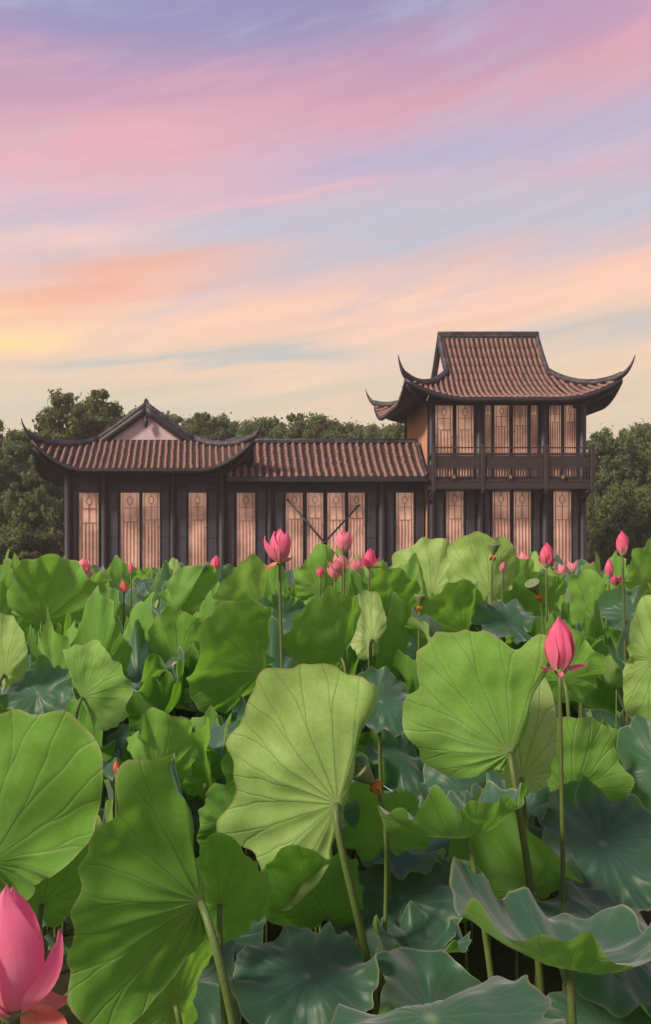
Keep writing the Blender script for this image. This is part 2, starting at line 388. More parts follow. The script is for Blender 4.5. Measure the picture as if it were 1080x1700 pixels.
def f_fol(c0, c1):
    def fn(T):
        a = T.new('ShaderNodeAttribute', attribute_name='lp').outputs['Vector']
        sp = T.new('ShaderNodeSeparateXYZ'); T.l.new(a, sp.inputs[0])
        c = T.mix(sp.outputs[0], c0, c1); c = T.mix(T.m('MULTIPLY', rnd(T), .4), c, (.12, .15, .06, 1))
        p = principled(T, c, .6, .2)
        tr = T.new('ShaderNodeBsdfTranslucent'); T.put(tr.inputs[0], T.mix(.5, c, (.2, .23, .05, 1)))
        mx = T.new('ShaderNodeMixShader'); mx.inputs[0].default_value = .45
        T.l.new(p, mx.inputs[1]); T.l.new(tr.outputs[0], mx.inputs[2]); return mx.outputs[0]
    return fn
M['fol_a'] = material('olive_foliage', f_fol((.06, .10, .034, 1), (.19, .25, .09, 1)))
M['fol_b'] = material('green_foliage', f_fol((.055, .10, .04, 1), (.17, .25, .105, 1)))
def f_lamp(T):
    e = T.new('ShaderNodeEmission'); e.inputs[0].default_value = (1, .62, .25, 1); e.inputs[1].default_value = .22; return e.outputs[0]
M['lamp'] = material('lamp_glass', f_lamp)

# ------------------------------------------------------------------ setting: ground with the pond basin, water
def zg(x, y):
    pond = -60 < x < 60 and -12 < y < 22.7
    return -.9 if pond else .45
def build_ground():
    xs = [-420, -200, -120, -60.6, -59.4, -30, 0, 30, 59.4, 60.6, 120, 200, 420]
    ys = [-300, -150, -60, -12.6, -11.4, 0, 10, 20, 22.3, 23.0, 40, 80, 160, 300, 520]
    rows = [[(x, y, zg(x, y)) for x in xs] for y in ys]
    o = MB().grid(rows).mk('ground', M['ground'], smooth=False); o['kind'] = 'structure'
    w = MB().grid([[(x, y, 0.0) for x in (-60.2, 60.2)] for y in (-12.2, 22.85)]).mk('pond_water', M['water']); w['kind'] = 'structure'
build_ground()
# ------------------------------------------------------------------ roofs
def tile_row(path, nrm, parent, rad=.062, name='tile_row'):
    """one run of overlapping barrel tiles down a slope, each tile flaring at its lower end"""
    v, f, a = [], [], []; K = 5
    n = len(path); rt_ = random.Random(int(path[0][0] * 977 + path[0][1] * 131) & 65535)
    for i in range(n - 1):
        j_ = Vector((rt_.gauss(0, .006), 0, rt_.gauss(0, .005))); p, q = Vector(path[i]) + j_, Vector(path[i + 1]) + j_; t = (q - p)
        if t.length < 1e-6: continue
        t.normalize(); nn = Vector(nrm[i]); bb = t.cross(nn).normalized(); nn = bb.cross(t).normalized()
        if nn.z < 0: nn = -nn
        b = len(v)
        for c, r, lift in ((p, rad * .86, 0.0), (q + t * .02, rad * 1.06, .012)):
            for k in range(K):
                g = math.pi * k / (K - 1)
                v.append(c + bb * (math.cos(g) * r) + nn * (math.sin(g) * r * 1.05 + lift)); a.append((i + .5, 0, 0))
        for k in range(K - 1): f.append((b + k, b + k + 1, b + K + k + 1, b + K + k))
        f.append(tuple(b + K + k for k in range(K)))
    return mk(name, v, f, M['tile'], parent, True, {'tc': a})

class HipGable:
    """hip-and-gable roof; the ridge runs along local x. tr maps local points to the world."""
    def __init__(s, rl, zr, yb, zb, ex, ey, ze, dz, c, tr, flat=.5):
        s.rl, s.zr, s.yb, s.zb, s.ex, s.ey, s.ze, s.dz, s.c, s.tr, s.flat = rl, zr, yb, zb, ex, ey, ze, dz, c, tr, flat
        s.p = math.log((zb - ze) / (zr - ze)) / math.log(1 - yb / ey)
    def lift(s, u, tau):
        k = max(0, (abs(u) - s.flat) / (1 - s.flat)); return s.dz * k * k * max(0, tau) ** 1.6
    def zmain(s, y): return s.ze + (s.zr - s.ze) * max(0, 1 - y / s.ey) ** s.p
    def main(s, u, n=10):                             # run on the +y slope, u in -1..1
        au, sg = abs(u), (1 if u >= 0 else -1); out = []
        if au <= s.c + 1e-6:
            x0 = au / s.c * s.rl
            for i in range(n + 1):
                y = s.ey * i / n; tau = (y - s.yb) / (s.ey - s.yb); g = max(0, tau)
                out.append(Vector((sg * (x0 + (au * s.ex - x0) * g), y, s.zmain(y) + s.lift(u, tau))))
        else:
            th = (au - s.c) / (1 - s.c); xh = s.rl + th * (s.ex - s.rl)
            for i in range(n + 1):
                g = i / n; tau = th + (1 - th) * g; y = s.yb + tau * (s.ey - s.yb)
                uu = (xh + (au * s.ex - xh) * g) / (s.rl + tau * (s.ex - s.rl))
                out.append(Vector((sg * (xh + (au * s.ex - xh) * g), y, s.zmain(y) + s.lift(uu, tau))))
        return out
    def skirt(s, w, n=7):                             # run on the +x skirt, w in -1..1 along y
        aw, sg = abs(w), (1 if w >= 0 else -1); out = []
        if aw <= s.cs + 1e-6: th, y0 = 0, aw / s.cs * s.yb
        else: th = (aw - s.cs) / (1 - s.cs); y0 = s.yb + th * (s.ey - s.yb)
        for i in range(n + 1):
            g = i / n; tau = th + (1 - th) * g; x = s.rl + tau * (s.ex - s.rl)
            y = y0 + (aw * s.ey - y0) * g; ww = y / (s.yb + tau * (s.ey - s.yb))
            out.append(Vector((x, sg * y, s.ze + (s.zb - s.ze) * (1 - tau) ** s.p + s.lift(ww, tau))))
        return out
    def hip(s, n=9):
        return [Vector((s.rl + t * (s.ex - s.rl), s.yb + t * (s.ey - s.yb), s.ze + (s.zb - s.ze) * (1 - t) ** s.p + s.lift(1, t))) for t in [i / n for i in range(n + 1)]]
    cs = .5
    def build(s, root, spacing, horn, fascia=.13):
        T = s.tr
        deck = MB(); soff = MB()
        fy = lambda p: Vector((p.x, -p.y, p.z)); fx = lambda p: Vector((-p.x, p.y, p.z)); idt = lambda p: p
        dn = lambda p: p - Vector((0, 0, .10))
        runs = []
        for flip in (idt, fy):
            for lo, hi in ((-1, -s.c), (-s.c, s.c), (s.c, 1)):
                us = [lo + (hi - lo) * i / 16 for i in range(17)]
                e = 1e-5
                us = [max(lo + (e if lo == s.c else 0), min(hi - (e if hi == -s.c else 0), u)) for u in us]
                rows = [[T(flip(p)) for p in s.main(u)] for u in us]; deck.grid(rows)
                soff.grid([[dn(p) for p in r[4:]] for r in rows])
            nr = int(2 * s.ex / spacing)
            runs += [(lambda u, k=flip: [T(k(p)) for p in s.main(u)], -1 + 2 * (i + .5) / nr) for i in range(nr)]
        for flip in (idt, fx):
            for lo, hi in ((-1, -s.cs), (-s.cs, s.cs), (s.cs, 1)):
                rows = [[T(flip(p)) for p in s.skirt(lo + (hi - lo) * i / 12)] for i in range(13)]; deck.grid(rows)
                soff.grid([[dn(p) for p in r] for r in rows])
            nr = int(2 * s.ey / spacing)
            runs += [(lambda u, k=flip: [T(k(p)) for p in s.skirt(u)], -1 + 2 * (i + .5) / nr) for i in range(nr)]
        roof = deck.mk('roof', M['pan'], root, True)
        soff.mk('soffit', M['eave'], roof, True)
        for fn, u in runs:
            if abs(u) > .975: continue
            pa, a, b = fn(u), fn(u - .004), fn(u + .004)
            nr = [(pa[min(i + 1, len(pa) - 1)] - pa[max(i - 1, 0)]).cross(b[i] - a[i]) for i in range(len(pa))]
            if (pa[-1] - pa[0]).length < .12: continue
            tile_row(pa, [k if k.z > 0 else -k for k in nr], roof, spacing * .27)
        # fascia along the eaves
        for flip, g, side in ((idt, s.main, 'm'), (fy, s.main, 'm'), (idt, s.skirt, 's'), (fx, s.skirt, 's')):
            pts = [T(flip(g(-1 + 2 * i / 40)[-1])) for i in range(41)]
            d = (pts[40] - pts[0]).normalized(); sv = Vector((-d.y, d.x, 0))
            MB().strip([p - Vector((0, 0, fascia + .012)) for p in pts], sv, .07, fascia).mk('fascia', M['eave'], roof, True)
        # hip ridges ending in upswept horns, verge ridges up the gable rakes
        for sx in (-1, 1):
            for sy in (-1, 1):
                f2 = lambda p: Vector((p.x * sx, p.y * sy, p.z))
                hp = s.hip(); d = (hp[-1] - hp[-2]).normalized(); o = Vector((s.ex - s.rl, s.ey - s.yb, 0)).normalized()
                ho, hu = horn; pts = list(hp); rad = [.10] * len(hp)
                for k in range(1, 9):
                    t = k / 8; pts.append(hp[-1] + o * (ho * (t - .28 * t * t)) + Vector((0, 0, hu * (.42 * t + .58 * t ** 1.8)))); rad.append(.085 * (1 - t) ** 1.1 + .012)
                pts = [T(f2(p + Vector((0, 0, .07)))) for p in pts]
                MB().tube(pts, rad, 8).mk('hip_ridge', M['ridge'], roof, True)
                MB().tube([T(f2(p + Vector((0, 0, .155)))) for p in hp], .045, 6).mk('hip_ridge_cap', M['ridge'], roof, True)
                vp = [Vector((s.rl, s.yb * (1 - i / 7), s.zmain(s.yb * (1 - i / 7)) + .05)) for i in range(8)]
                MB().tube([T(f2(p)) for p in vp], .085, 8).mk('verge_ridge', M['ridge'], roof, True)
                # corner beam under the horn
                MB().tube([T(f2(Vector((s.rl + (s.ex - s.rl) * t, s.yb + (s.ey - s.yb) * t, s.ze - .16 + s.dz * t ** 3 * .95)) )) for t in (.25, .4, .55, .7, .85, .98)], [.09, .09, .085, .08, .07, .05], 6).mk('corner_beam', M['eave'], roof, True)
            # gable wall with barge boards
            xg = (s.rl - .10) * sx; m = 8
            ys = [s.yb * (-1 + 2 * i / (2 * m)) for i in range(2 * m + 1)]
            top = [Vector((xg, y, s.zmain(abs(y)) - .03)) for y in ys]; bot = [Vector((xg, y, s.zb - .12)) for y in ys]
            gb = MB().grid([[T(p) for p in top], [T(p) for p in bot]]).mk('gable_wall', M['gable'], root, False)
            for sy in (-1, 1):
                bp = [T(Vector((s.rl * sx + .03 * sx, sy * s.yb * (i / 8) * 1.03, s.zmain(s.yb * i / 8) - s.bw + (.02 if i else .02)))) for i in range(9)]
                sv = T(Vector((sx, 0, 0))) - T(Vector((0, 0, 0)))
                MB().strip(bp, sv, .07, s.bw).mk('barge_board', M['eave'], root, True)
            a, b = T(Vector((xg + .05 * sx, -s.yb, s.zb - .10))), T(Vector((xg + .05 * sx, s.yb, s.zb - .10)))
            MB().strip([a, b], sv, .12, .14).mk('gable_sill', M['eave'], root)
        a = [T(Vector((s.rl * (-1.03 + 2.06 * i / 6), 0, s.zr + .03))) for i in range(7)]
        sv = T(Vector((0, 1, 0))) - T(Vector((0, 0, 0)))
        MB().strip(a, sv, .16, .13).mk('main_ridge', M['ridge'], roof)
        MB().tube([p + Vector((0, 0, .15)) for p in a], .055, 8).mk('ridge_cap', M['ridge'], roof, True)
        return roof
    bw = .24

# ------------------------------------------------------------------ joinery
def bar(mb, xa, za, xb, zb, w, y0, y1):
    if abs(xa - xb) < 1e-6: mb.box(xa - w / 2, xa + w / 2, y0, y1, min(za, zb), max(za, zb))
    else: mb.box(min(xa, xb), max(xa, xb), y0, y1, za - w / 2, za + w / 2)
def lattice(x0, x1, z0, z1, y, tall=True):
    """thin bars with a ring in the top square, long uprights below"""
    m = MB(); W, H = x1 - x0, z1 - z0; w = .0105; ya, yb = y - .016, y + .012
    X = lambda f: x0 + f * W
    Z = lambda f: z1 - f * H
    k = (W / H) if tall else (W / H) * .9
    t1, t2 = .82 * k, 1.55 * k
    bar(m, X(.13), Z(0), X(.13), Z(1), w, ya, yb); bar(m, X(.87), Z(0), X(.87), Z(1), w, ya, yb)
    for f in (t1, t2): bar(m, X(.13), Z(f), X(.87), Z(f), w, ya + .001, yb + .001)
    bar(m, X(.0), Z(t2 * 1.28), X(.13), Z(t2 * 1.28), w, ya, yb); bar(m, X(.87), Z(t2 * 1.28), X(1), Z(t2 * 1.28), w, ya, yb)
    bar(m, X(.5), Z(t1), X(.5), Z(t2), w, ya, yb)
    lowz = .80 if tall else .86
    for f in (.315, .5, .685): bar(m, X(f), Z(t2), X(f), Z(lowz if f == .5 else 1), w, ya, yb)
    for f in (lowz, lowz + .04): bar(m, X(.13), Z(f), X(.87), Z(f), w, ya + .001, yb + .001)
    bar(m, X(0), Z(lowz), X(.13), Z(lowz), w, ya, yb); bar(m, X(.87), Z(lowz), X(1), Z(lowz), w, ya, yb)
    c = Vector((X(.5), y, Z(t1 * .52))); n = 8; ra, rb = W * .15, W * .21
    ring = [c + Vector((math.sin(2 * math.pi * (i + .5) / n) * ra, 0, math.cos(2 * math.pi * (i + .5) / n) * rb)) for i in range(n)] 
    m.tube(ring + [ring[0]], .0095, 5, False)
    bar(m, X(.5), Z(0), X(.5), Z(t1 * .52) + rb * .9, w, ya, yb); bar(m, X(.5), Z(t1 * .52) - rb * .9, X(.5), Z(t1), w, ya, yb)
    return m
def door_leaf(root, xa, xb, za, zb, y, name='door', tall=True):
    """xa..xb, za..zb is the pale infill; the stiles sit around it"""
    s = .035; m = MB()
    m.box(xa - s, xa, y - .03, y + .05, za - s, zb + s); m.box(xb, xb + s, y - .03, y + .05, za - s, zb + s)
    m.box(xa, xb, y - .028, y + .05, zb, zb + s); m.box(xa, xb, y - .028, y + .05, za - s, za)
    d = m.mk(name, M['wood'], root)
    MB().box(xa, xb, y + .012, y + .03, za, zb).mk('panel', M['door'], d)
    l = lattice(xa, xb, za, zb, y, tall); l.mk('lattice', M['lattice'], d)
    return d
def board(root, xa, xb, za, zb, y):
    """dark boarded panel in two fields, slightly proud with chamfered stiles"""
    zm = ZW(893, 24.6)
    for a, b in ((zm + .012, zb), (za, zm - .012)):
        if b > a: MB().box(xa + .008, xb - .008, y - .022, y + .03, a, b, .012).mk('board', M['board'], root)
def post(root, xc, y, za, zb, r, name='column'):
    MB().lathe((xc, y, 0), [(r * 1.25, za), (r * 1.25, za + .1), (r, za + .14), (r, zb)], 14).mk(name, M['wood'], root, True)

ZF = .62                                              # floor level of the buildings
def facade(root, Y, items, ztop, zhead, x0, x1, depth):
    wall = MB().box(x0, x1, Y + .045, Y + .14, ZF, ztop).mk('wall', M['wood'], root)
    MB().box(x0, x1, Y - .05, Y + .044, zhead + .30, ztop).mk('beam', M['wood'], root)
    for it in items:
        k, a, b = it[0], XW(it[1], Y), XW(it[2], Y)
        if k == 'd': door_leaf(root, a, b, ZF + .16, it[3] if len(it) > 3 else zhead, Y)
        elif k == 'b': board(root, a, b, ZF + .1, zhead + .02, Y)
        elif k == 'c': post(root, (a + b) / 2, Y - .06, ZF, ztop, (b - a) / 2)
        elif k == 'h': MB().box(a, b, Y - .026, Y + .03, zhead + .045, zhead + .27, .01).mk('header_board', M['board'], root)

def platform(root, x0, x1, y0, y1):
    n = max(2, int((x1 - x0) / 1.1)); w = (x1 - x0) / n
    MB().box(x0, x1, y0 + .25, y1, .30, ZF - .004).mk('platform', M['stone'], root)
    for i in range(n): MB().box(x0 + i * w + .006, x0 + (i + 1) * w - .006, y0, y0 + .25, .30, ZF - random.random() * .008, .01).mk('kerb_stone', M['stone'], root)

# ---- gabled pavilion
YP = 24.6; cxp = XW(240.5, YP)
pav = thing('pavilion', (cxp, 26.4, .45), 'single-storey dark timber pavilion with gable facing the pond and two upswept roof horns', 'pavilion')
xp0, xp1 = XW(107, YP), XW(374, YP)
facade(pav, YP, [('c', 107, 119), ('d', 131, 163), ('b', 121, 128), ('c', 168, 178), ('b', 181, 196), ('d', 200, 231), ('d', 236, 265), ('h', 199, 266), ('h', 131, 163), ('h', 312, 343),
                 ('b', 268, 281), ('c', 282, 291), ('b', 293, 310), ('d', 313, 342), ('b', 345, 360), ('c', 362, 374)], 4.72, ZW(818, YP), xp0, xp1, 4)
platform(pav, xp0 - .5, xp1 + .02, YP - .75, 29.2)
MB().box(xp0, xp0 + .12, YP + .141, 28.6, ZF, 4.7).mk('side_wall', M['wood'], pav)
MB().box(xp1 - .12, xp1, YP + .141, 28.6, ZF, 4.7).mk('side_wall', M['wood'], pav)
MB().box(xp0, xp1, 28.6, 28.74, ZF, 4.7).mk('back_wall', M['wood'], pav)
HipGable.cs = .48
rp = HipGable(rl=1.55, zr=6.98, yb=1.66, zb=5.78, ex=3.0, ey=3.52, ze=4.68, dz=.92, c=.5, tr=lambda p: Vector((cxp + p.y, 26.6 + p.x, p.z)), flat=.5); rp.bw = .33
rp.build(pav, .205, (.52, .56))
# hanging fish ornament under the gable apex
MB().lathe((cxp, 24.96, 6.36), [(.0, -.17), (.035, -.12), (.07, -.02), (.085, .06), (.05, .14), (.03, .2), (.055, .24), (.0, .3)], 10).mk('gable_pendant', M['eave'], pav, True)

# ---- corridor hall
YC = 24.62
hall = thing('corridor_hall', (XW(545, YC), 25.6, .45), 'low dark timber hall with straight tiled roof between pavilion and tower', 'building')
xh0, xh1 = XW(375.2, YC) , 7.30
facade(hall, YC, [('b', 378, 389), ('d', 393, 423), ('b', 427, 441), ('c', 443, 452), ('b', 455, 470), ('d', 474, 502), ('d', 509, 536), ('d', 543, 572), ('d', 578, 605),
                  ('b', 609, 624), ('c', 627, 639), ('b', 641, 653), ('d', 657, 686), ('b', 690, 704)], 4.55, ZW(818, YC), xh0, xh1, 3)
platform(hall, xh0 + .03, xh1 - .05, YC - .72, 27.2)
MB().box(xh0, xh1, 26.6, 26.74, ZF, 4.5).mk('back_wall', M['wood'], hall)
def gable_roof(root, x0, x1, ye, yr, yb, ze, zr, spacing):
    def run(x, back, n=11):
        ya = yb if back else ye; out = []
        for i in range(n + 1):
            t = i / n; out.append(Vector((x, yr + (ya - yr) * t, zr + (ze - zr) * t - .11 * math.sin(math.pi * t))))
        return out
    deck = MB()
    for bk in (False, True): deck.grid([run(x, bk) for x in (x0, x1)])
    roof = deck.mk('roof', M['pan'], root, True)
    so = MB()
    for bk in (False, True): so.grid([[p - Vector((0, 0, .11)) for p in run(x, bk)] for x in (x0, x1)])
    so.mk('soffit', M['eave'], roof, True)
    n = int((x1 - x0) / spacing)
    for bk in (False, True):
        for i in range(n):
            pa = run(x0 + (i + .5) * (x1 - x0) / n, bk)
            nr = [(pa[min(k + 1, 11)] - pa[max(k - 1, 0)]).cross(Vector((1, 0, 0))) for k in range(12)]
            tile_row(pa, [q if q.z > 0 else -q for q in nr], roof, spacing * .28)
    for y in (ye, yb): MB().box(x0, x1, y - .03, y + .03, ze - .17, ze - .015).mk('fascia', M['eave'], roof)
    for x in (x0, x1):
        for bk in (False, True): MB().tube([p + Vector((0, 0, .05)) for p in run(x, bk)], .065, 6).mk('verge_ridge', M['ridge'], roof, True)
    MB().box(x0, x1, yr - .08, yr + .08, zr + .01, zr + .10).mk('main_ridge', M['ridge'], roof)
    MB().tube([(x0, yr, zr + .11), (x1, yr, zr + .11)], .05, 8).mk('ridge_cap', M['ridge'], roof, True)
    return roof
gable_roof(hall, XW(376, 24.0), 7.24, 24.0, 25.15, 26.9, ZW(791, 24.0), ZW(736, 25.15), .236)

# ---- two-storey tower
YT = 24.25
tower = thing('tower', (9.87, 25.6, .45), 'two-storey timber tower with balcony and hip-and-gable tiled roof', 'tower')
xt0, xt1 = XW(711, YT), XW(971, YT)
facade(tower, YT, [('c', 711, 721), ('b', 722, 736), ('d', 740, 769), ('b', 773, 788), ('c', 790, 801), ('b', 803, 813), ('d', 817, 846), ('d', 852, 881),
                   ('b', 885, 896), ('c', 898, 909), ('b', 911, 915), ('d', 918, 948), ('b', 951, 960), ('c', 961, 971)], 4.06, ZW(816, YT), xt0, xt1, 3)
platform(tower, xt0 + .02, xt1 + .6, YT - .75, 27.8)
ZU, ZUT = 4.24, 6.98                                   # upper floor, wall head
MB().box(xt0, xt1, YT + .045, YT + .14, ZU, ZUT).mk('upper_wall', M['wood'], tower)
MB().box(xt0, xt1, YT - .04, YT + .044, ZW(671, YT), ZUT).mk('beam', M['wood'], tower)
za, zb_ = ZU + .25, ZW(673, YT)
for a, b in ((722, 751), (757, 786), (804, 815), (820, 845), (851, 875), (880, 892), (911, 931), (936, 956)):
    door_leaf(tower, XW(a, YT), XW(b, YT), za, zb_, YT, 'window', False)
for a, b in ((711, 720), (788, 801), (895, 907), (959, 971)): post(tower, XW((a + b) / 2, YT), YT - .05, ZU, ZUT, (b - a) / 2 / F * YT)
MB().box(xt0 + .02, xt0 + .14, YT + .141, 27.0, ZF, ZUT).mk('side_wall', M['sidewall'], tower)
MB().box(xt1 - .14, xt1 - .02, YT + .141, 27.0, ZF, ZUT).mk('side_wall', M['wood'], tower)
MB().box(xt0, xt1, 27.0, 27.14, ZF, ZUT).mk('back_wall', M['wood'], tower)
post(tower, xt0 + .05, 27.0, ZF, ZUT, .11)
HipGable.cs = .45; HipGable.bw = .2
cxt = 9.82
rt = HipGable(rl=1.68, zr=9.42, yb=.82, zb=8.0, ex=3.42, ey=2.12, ze=6.92, dz=.62, c=.56, tr=lambda p: Vector((cxt + p.x, 25.6 + p.y, p.z)), flat=.42)
rt.build(tower, .19, (.52, .58), .15)
# balcony
YB = 23.6
bal = MB().box(XW(718, YB), XW(984, YB), YB, YT - .06, ZW(812, YB), ZW(805, YB)).mk('balcony', M['balc'], tower)
MB().box(XW(718, YB), XW(984, YB), YB - .04, YB - .002, ZW(811.5, YB), ZW(801, YB)).mk('edge_beam', M['balc'], bal)
zr0, zr1 = ZW(800, YB), ZW(756, YB)
bx0, bx1 = XW(719, YB), XW(983, YB)
MB().box(bx0, bx1, YB - .02, YB + .06, ZW(756, YB), ZW(752, YB)).mk('handrail', M['balc'], bal)
MB().box(bx0, bx1, YB + .0, YB + .04, ZW(744, YB), ZW(742, YB)).mk('top_rail', M['balc'], bal)
MB().box(bx0, bx1, YB - .01, YB + .05, ZW(800, YB), ZW(796, YB)).mk('bottom_rail', M['balc'], bal)
MB().box(bx0, bx1, YB + .0, YB + .04, ZW(778, YB), ZW(775.5, YB)).mk('middle_rail', M['balc'], bal)
pp = [719.5, 801, 906, 982.5]
for p in pp:
    x = XW(p, YB); MB().box(x - .06, x + .06, YB - .06, YB + .07, ZW(815, YB), ZW(738, YB), .012).mk('baluster_post', M['balc'], bal)
    MB().lathe((x, YB, 0), [(.0, ZW(821, YB)), (.03, ZW(819, YB)), (.045, ZW(816.5, YB)), (.03, ZW(815, YB))], 8).mk('pendant', M['balc'], bal, True)
    MB().tube([(x, YB, ZW(812, YB)), (x, YB + .3, ZW(820, YB)), (x, YT - .1, ZW(832, YB))], .045, 6).mk('bracket', M['balc'], bal, True)
for a, b in zip(pp, pp[1:]):
    xa, xb = XW(a, YB) + .07, XW(b, YB) - .07
    MB().box(xa, xb, YB + .012, YB + .03, ZW(775, YB), ZW(757, YB)).mk('infill_board', M['balc'], bal)
    n = int((xb - xa) / .085)
    for i in range(n):
        x = xa + (i + .5) * (xb - xa) / n
        MB().box(x - .018, x + .018, YB + .005, YB + .035, ZW(796, YB), ZW(778, YB)).mk('baluster', M['balc'], bal)
for x in (bx0, bx1):
    MB().box(x - .03, x + .03, YB + .072, YT - .1, ZW(756, YB), ZW(752, YB)).mk('side_rail', M['balc'], bal)
    MB().box(x - .02, x + .02, YB + .072, YT - .1, ZW(796, YB), ZW(770, YB)).mk('side_board', M['balc'], bal)
for px_, w in ((752.5, 'closest to the tiled hall'), (846, 'in the middle bay'), (933, 'closest to the trees')):
    c = P(px_, 792, YB - .03)
    t = thing('lantern', (c.x, c.y - .05, c.z - .09), 'small lit lantern on the balcony balustrade, the one ' + w, 'lantern', 'lanterns on the balcony')
    MB().lathe((c.x, c.y - .05, c.z), [(.0, -.085), (.05, -.075), (.055, -.06)], 8).mk('base', M['balc'], t, True)
    MB().lathe((c.x, c.y - .05, c.z), [(.04, -.058), (.048, 0), (.04, .05), (0, .052)], 10).mk('glass', M['lamp'], t, True)
    MB().lathe((c.x, c.y - .05, c.z), [(.075, .055), (.03, .09), (.0, .11)], 8).mk('cap', M['balc'], t, True)
# crossed poles leaning in front of the hall doors
for (a, b, lab) in (((476, 828), (590, 962), 'thin dark pole leaning across the hall doors, top towards the gabled pavilion'), ((596, 838), (482, 962), 'thin dark pole leaning across the hall doors, top towards the balcony tower')):
    y0 = 24.42 if a[0] < 500 else 24.36
    p, q = P(a[0], a[1], y0), P(b[0], b[1], y0); e = q + (q - p) * ((q.z - ZF) / (p.z - q.z))
    tag(MB().tube([p, p.lerp(e, .5), e], [.032, .036, .04], 7).mk('leaning_pole', M['wood'], None, True), lab, 'pole', 'crossed poles')
# ------------------------------------------------------------------ trees beyond the buildings
def crown_mesh(name, seed, mat, rx, rz, clumps, per, leaf, z0):
    """leaf-sized faces gathered into clumps through an uneven ellipsoid; base of crown at z0"""
    rg = random.Random(seed); v, f, a = [], [], []
    cl = []
    for i in range(clumps):
        while True:
            p = Vector((rg.uniform(-1, 1), rg.uniform(-1, 1), rg.uniform(-1, 1)))
            if .3 < p.length < 1 + .12 * math.sin(5 * p.x + i) + .1 * math.sin(4 * p.y + 2 * i): break
        k = rg.choice((.08, .11, .14, .18, .22)) * rx * rg.uniform(.8, 1.2)
        cl.append((Vector((p.x * rx * .86, p.y * rx * .86, z0 + rz + p.z * rz * .86)), k, rg.uniform(-.15, .3)))
    for c, k, tone in cl:
        for j in range(per):
            d = Vector((rg.gauss(0, 1), rg.gauss(0, 1), rg.gauss(0, 1))).normalized() * (k * rg.random() ** .45)
            d.z *= .75; q = c + d * (1 if rg.random() < .8 else rg.uniform(1, 1.7))
            n = (d.normalized() + Vector((rg.gauss(0, .6), rg.gauss(0, .6), rg.gauss(0, .6) + .3))).normalized()
            u = n.orthogonal().normalized(); w = n.cross(u); an = rg.uniform(0, 6.28); u, w = u * math.cos(an) + w * math.sin(an), w * math.cos(an) - u * math.sin(an)
            s = leaf * rg.uniform(.6, 1.3); b = len(v)
            v += [q - u * s, q - w * s * .5, q + u * s, q + w * s * .5]; f.append((b, b + 1, b + 2, b + 3))
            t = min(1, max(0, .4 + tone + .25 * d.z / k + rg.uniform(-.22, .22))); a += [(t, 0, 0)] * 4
    return mesh_data(name, v, f, mat, False, {'lp': a}), cl
def trunk_mesh(name, seed, cl, h, r):
    rg = random.Random(seed); m = MB(); top = Vector((rg.uniform(-.3, .3), rg.uniform(-.3, .3), h))
    m.tube([(0, 0, -.3), (.05, 0, h * .35), top * .7, top], [r * 1.3, r, r * .8, r * .5], 8)
    for c, k, t in sorted(cl, key=lambda q: -q[1])[:26]:
        s = Vector((0, 0, h * rg.uniform(.35, .95))); mid = s.lerp(c, .5) + Vector((0, 0, .25))
        m.tube([s, mid, c], [r * .4, r * .25, r * .08], 5, False)
    return mesh_data(name, m.v, m.f, M['bark'])
KINDS = []
for i, (mat, rx, rz, n, per, leaf, z0, h) in enumerate((
        ('fol_a', 2.6, 3.2, 230, 150, .115, 2.6, 6.4), ('fol_b', 2.4, 2.9, 200, 150, .11, 2.0, 5.4),
        ('fol_a', 2.2, 2.0, 150, 150, .105, .2, 2.8), ('fol_b', 2.9, 2.6, 210, 150, .12, 2.9, 6.2))):
    cm, cl = crown_mesh('crown', 40 + i, M[mat], rx, rz, n, per, leaf, z0)
    KINDS.append((cm, trunk_mesh('trunk', 60 + i, cl, h, .16), z0 + 2 * rz, rx))
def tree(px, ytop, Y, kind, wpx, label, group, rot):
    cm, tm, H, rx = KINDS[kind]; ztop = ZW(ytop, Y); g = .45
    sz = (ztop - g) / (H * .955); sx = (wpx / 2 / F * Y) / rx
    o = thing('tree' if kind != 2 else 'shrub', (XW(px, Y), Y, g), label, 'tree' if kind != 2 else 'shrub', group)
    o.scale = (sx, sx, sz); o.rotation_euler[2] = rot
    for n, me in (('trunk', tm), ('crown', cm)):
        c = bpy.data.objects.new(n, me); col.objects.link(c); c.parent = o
GW = 'trees behind the gabled pavilion'; GH = 'trees rising beyond the hall roof'; GT = 'trees beside the tower'
tree(132, 654, 34, 0, 180, 'tall olive tree rising highest behind the gabled pavilion', GW, .3)
tree(45, 716, 32.5, 1, 170, 'broad tree beside the gabled pavilion, lower than the tall olive one', GW, 1.9)
tree(-25, 700, 36, 3, 150, 'hazy tree farthest from the gabled pavilion at the clearing edge', GW, 4.2)
tree(210, 690, 38, 3, 150, 'tree whose crown meets the pavilion gable apex', GW, 5.0)
tree(58, 812, 30.5, 2, 120, 'rounded shrub growing close beside the gabled pavilion wall', 'shrubs on the bank', .7)
tree(-8, 806, 31, 2, 110, 'rounded shrub in front of the broad tree, away from the wall', 'shrubs on the bank', 2.7)
tree(30, 868, 29, 2, 150, 'low dark shrub at the foot of the taller shrubs', 'shrubs on the bank', 3.7)
